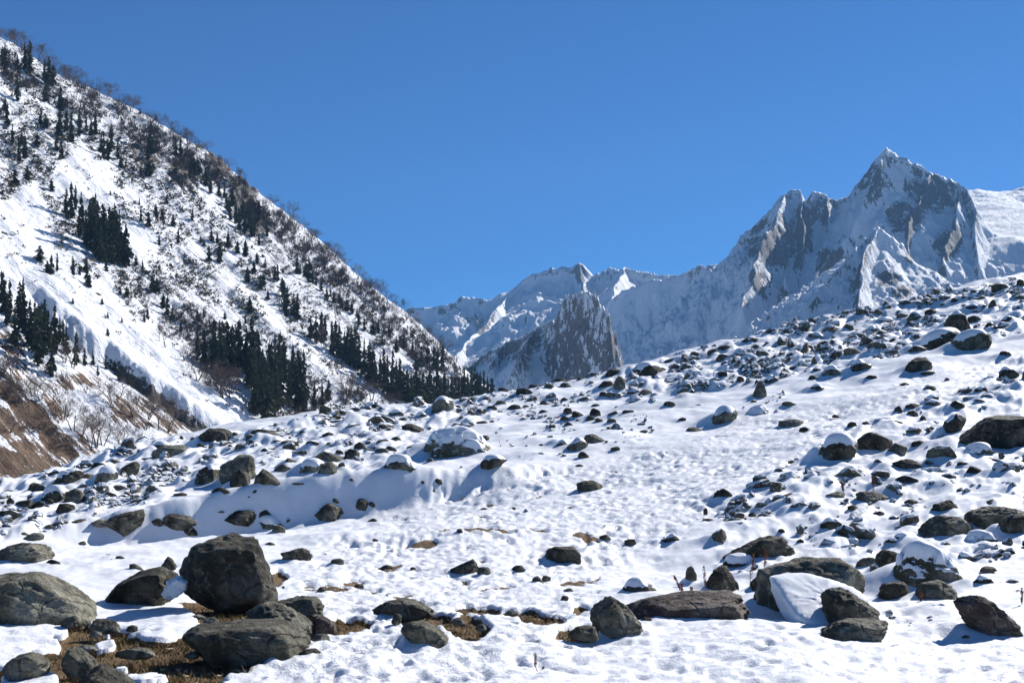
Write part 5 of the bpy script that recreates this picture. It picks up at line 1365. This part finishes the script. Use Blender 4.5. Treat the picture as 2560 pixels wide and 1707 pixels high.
def gen_tuft(s):
    n = 13; V_ = np.zeros((n * 3, 3))
    c = sr.normal(size=(n, 3)) * np.array([.33, .33, .28]) * s; c[:, 2] = np.abs(c[:, 2]) + .1 * s
    for k in range(3): V_[k::3] = c + sr.normal(size=(n, 3)) * .2 * s
    return V_, np.arange(n * 3).reshape(-1, 3)
def gen_scrub(s):
    n = 22; a = sr.uniform(0, 6.28, n); L = s * sr.uniform(.5, 1.1, n); sp = sr.uniform(.1, .75, n)
    b = np.stack([sr.normal(size=n) * .15 * s, sr.normal(size=n) * .15 * s, np.zeros(n)], 1)
    t = b + np.stack([np.cos(a) * sp * L, np.sin(a) * sp * L, L], 1)
    w = .022 * s; V_ = np.zeros((n * 3, 3)); m = b * .4 + t * .6
    V_[0::3] = b + np.array([w, 0, 0]) + (t - b) * sr.uniform(0, .5, (n, 1)); V_[1::3] = V_[0::3] - np.array([2 * w, 0, 0]); V_[2::3] = t
    return V_, np.arange(n * 3).reshape(-1, 3)
LEFTPOLY = dpoly([(0, 110), (360, 300), (560, 440), (900, 720), (1000, 800), (1090, 900), (880, 935), (620, 970), (470, 930), (380, 860), (200, 720), (60, 640), (0, 560)])
c1, f1 = tufts(7500, LEFTPOLY, (3, 14), gen_tuft, 60, 3)
o = link('juniper_shrubs', mesh_from('juniper_shrubs', c1, f1, False), mat=M_SHRUB)
tag(o, 'scattered dark juniper tufts dotting the snowy mountainside', 'shrubs', kind='stuff')
RIDGEP = dpoly([(0, 95), (250, 235), (440, 345), (620, 475), (760, 590), (900, 705), (1010, 800), (1090, 890), (980, 860), (860, 760), (700, 640), (640, 560), (500, 440), (300, 330), (120, 240), (0, 200)])
c2, f2 = tufts(3600, RIDGEP, (8, 26), gen_scrub, 60, 8, False)
EX = dpoly([(560, 920), (900, 900), (1120, 900), (880, 940), (640, 985)]); c3, f3 = tufts(160, EX, (9, 28), gen_scrub, 60, 9, False)
c4, f4 = tufts(260, dpoly([(340, 640), (520, 760), (480, 900), (420, 830), (330, 720)]), (9, 24), gen_scrub, 60, 10, False)
c5, f5 = tufts(50, dpoly([(0, 760), (140, 800), (420, 1000), (300, 1020), (0, 1000)]), (9, 26), gen_scrub, 60, 12, False)
cc = [c2, c3, c4, c5]; ff_ = [f2]; n = len(c2)
for c, f in ((c3, f3), (c4, f4), (c5, f5)): ff_.append(f + n); n += len(c)
o = link('birch_scrub', mesh_from('birch_scrub', np.vstack(cc), np.vstack(ff_), False), mat=M_TWIG)
tag(o, 'brown leafless birch scrub along the ridge and gullies', 'scrub', kind='stuff')

# ------------------------------------------------------------------ small things of the foreground
# dried dock stalks
STK = [('C', 505, 355, 470, 620, 'tall dry red-brown stalk left of the snow-aproned boulder, left of a pair'), ('C', 590, 330, 572, 510, 'dry red-brown stalk at the top left corner of the snow-aproned boulder'), ('C', 160, 440, 182, 640, 'slim dry stalk rising behind the middle of the long reddish slab'),
       ('C', 10, 560, 25, 665, 'short dry stalk at the left part of the long reddish slab'), ('C', 75, 580, 92, 660, 'thin short dry stalk behind the reddish slab, second from left'), ('B', 2255, 505, 2330, 660, 'bent brown dry stalk left behind the long reddish slab'),
       ('D', 1100, 1395, 1125, 1500, 'black seeded stalk on the upper right snow, left of two'), ('D', 1318, 1385, 1325, 1500, 'black seeded stalk on the upper right snow, right of two'), ('B', 1308, 990, 1312, 1140, 'small red dry stem standing alone in the bottom centre snow'),
       ('B', 1360, 1040, 1362, 1120, 'tiny dry stem right of the small red stem in bottom snow'), ('C', 1650, 620, 1650, 710, 'short dry stalk in the snow left of the cracked reddish boulder'), ('B', 1385, 735, 1375, 800, 'little dry plant at the right end of the bare earth strip'),
       ('C', 2335, 590, 2345, 740, 'thin dry stalk at the right edge above the cracked reddish boulder')]
for z, x0, y0, x1, y1, lab in STK:
    (ut, vt), (ub, vb) = zp(z, x0, y0), zp(z, x1, y1)
    g = ground_at(ub, vb); d = g[1]; gz = ground_z(g[0], g[1])
    hgt = (vb - vt) * d / F; dx = (ut - ub) * d / F
    r = np.random.default_rng(int(x0 + y0))
    e = bpy.data.objects.new('dry_stalk', None); COL.objects.link(e); e.empty_display_size = .1
    e.location = (g[0], g[1], min(g[2], gz) - .02); tag(e, lab, 'plant', 'dry stalks in the snow')
    V_, F_ = [], []
    P = [np.array([dx * t + .012 * math.sin(9 * t), .02 * math.sin(5 * t), hgt * 1.03 * t]) for t in np.linspace(0, 1, 7)]
    tube(P, .0045 * (d / 14), .003 * (d / 14), V_, F_, 5)
    link('stem', mesh_from('stem', np.vstack(V_), np.array(F_)), e, M_STALK)
    n = 110; t = .38 + .62 * r.random(n); lowt = r.random(n) < .2; t[lowt] = r.random(lowt.sum())
    c = np.stack([dx * t + r.normal(size=n) * .007 * (d / 14), r.normal(size=n) * .007 * (d / 14), hgt * t], 1)
    V3 = np.zeros((n * 3, 3))
    for k in range(3): V3[k::3] = c + r.normal(size=(n, 3)) * np.array([.007, .007, .011]) * (d / 14)
    link('seed_head', mesh_from('seed_head', V3, np.arange(n * 3).reshape(-1, 3), False), e, M_STALK)

# wood chips lying on the earth
CHIPS = [(1165, 968, 60), (1305, 990, 60), (1000, 1095, 60), (1215, 1100, 45), (1270, 1105, 40), (1430, 1120, 40), (1500, 1130, 55), (1605, 1098, 36), (1170, 1145, 55), (1275, 1150, 50), (845, 960, 30), (450, 1195, 60), (560, 735, 50), (855, 1160, 40), (1190, 1200, 44), (1635, 1112, 50), (1600, 1140, 40), (1540, 848, 60), (1110, 1098, 34), (870, 990, 30), (745, 897, 30), (1550, 1246, 40), (1720, 1150, 30), (690, 1225, 30), (810, 1090, 90), (1020, 1030, 36), (1330, 1000, 34), (2020, 985, 36)]
for i, (x, y, w) in enumerate(CHIPS):
    u, v = zp('A', x, y); g = ground_at(u, v); d = g[1]; L = w / ZS * d / F
    r = np.random.default_rng(60 + i)
    n = 8; a = np.linspace(0, 2 * np.pi, n, endpoint=False)
    ring = np.stack([np.cos(a) * L / 2 * r.uniform(.75, 1.1, n), np.sin(a) * L * r.uniform(.22, .34) * r.uniform(.8, 1.1, n), .010 * np.cos(a * 2)], 1)
    t = .012
    vv = np.vstack([ring, ring + [0, 0, t]])
    bm = bmesh.new(); bv = [bm.verts.new(q) for q in vv]
    bm.faces.new(bv[:n][::-1]); bm.faces.new(bv[n:])
    for k in range(n): bm.faces.new((bv[k], bv[(k + 1) % n], bv[n + (k + 1) % n], bv[n + k]))
    me = bpy.data.meshes.new('wood_chip'); bm.to_mesh(me); bm.free()
    o = link('wood_chip', me, mat=M_CHIP, loc=(g[0], g[1], ground_z(g[0], g[1]) + .012))
    o.rotation_euler = (r.uniform(.1, .5), r.uniform(-.25, .25), r.uniform(0, 3.1))
    lab = f"pale wood chip on the brown earth, {ordn(1 + sum(c[0] < x for c in CHIPS))} from the left"
    tag(o, lab, 'wood chip', 'wood chips scattered on the earth')

# short dry grass on the earth patches
gr = np.random.default_rng(8)
co, k = [], 0
tries = 0
while k < 8000 and tries < 70000:
    tries += 1
    u = gr.uniform(0, 1560); v = gr.uniform(1500, 1707) if gr.random() < .8 else gr.uniform(1420, 1600)
    g = ground_at(u, v)
    fi = np.interp(g[1], yr, np.arange(NR)); fj = np.interp(g[0] / (g[1] + 3), pcol, np.arange(NP))
    if bil(earth, np.array(fi), np.array(fj)) < .6: continue
    if fbm(np.array(g[0] * 1.4), np.array(g[1] * 1.4), 2, 6) < gr.uniform(-.5, .5): continue
    gz = ground_z(g[0], g[1]); h = gr.uniform(.03, .09); a = gr.uniform(0, 6.28); w = .005
    lean = gr.normal(size=2) * h * .7
    b = np.array([g[0], g[1], gz - .004])
    co += [b + [w * math.cos(a), w * math.sin(a), 0], b - [w * math.cos(a), w * math.sin(a), 0], b + [lean[0], lean[1], h]]
    k += 1
o = link('dry_grass', mesh_from('dry_grass', np.array(co), np.arange(len(co)).reshape(-1, 3), False), mat=M_GRASS)
tag(o, 'short withered grass on the bare earth patches', 'grass', kind='stuff')

# ------------------------------------------------------------------ air
HAZE = 1
if HAZE:
    bm = bmesh.new(); bmesh.ops.create_cube(bm, size=1)
    me = bpy.data.meshes.new('haze'); bm.to_mesh(me); bm.free()
    hz = bpy.data.objects.new('haze', me); COL.objects.link(hz)
    x0, x1, y0, y1, z0, z1 = -3000, 4500, -60, 4900, -60, 1250
    hz.location = ((x0 + x1) / 2, (y0 + y1) / 2, (z0 + z1) / 2); hz.scale = (x1 - x0, y1 - y0, z1 - z0)
    hm = bpy.data.materials.new('thin_blue_air'); hm.use_nodes = True
    t = hm.node_tree
    t.nodes.remove(t.nodes['Principled BSDF'])
    pv = t.nodes.new('ShaderNodeVolumePrincipled')
    pv.inputs['Color'].default_value = (0.30, 0.58, 1.0, 1)
    pv.inputs['Density'].default_value = 0.000055
    pv.inputs['Anisotropy'].default_value = 0.1
    t.links.new(pv.outputs[0], t.nodes['Material Output'].inputs['Volume'])
    me.materials.append(hm)
    tag(hz, 'thin bluish mountain air between the camera and the far peaks', 'haze', kind='stuff')
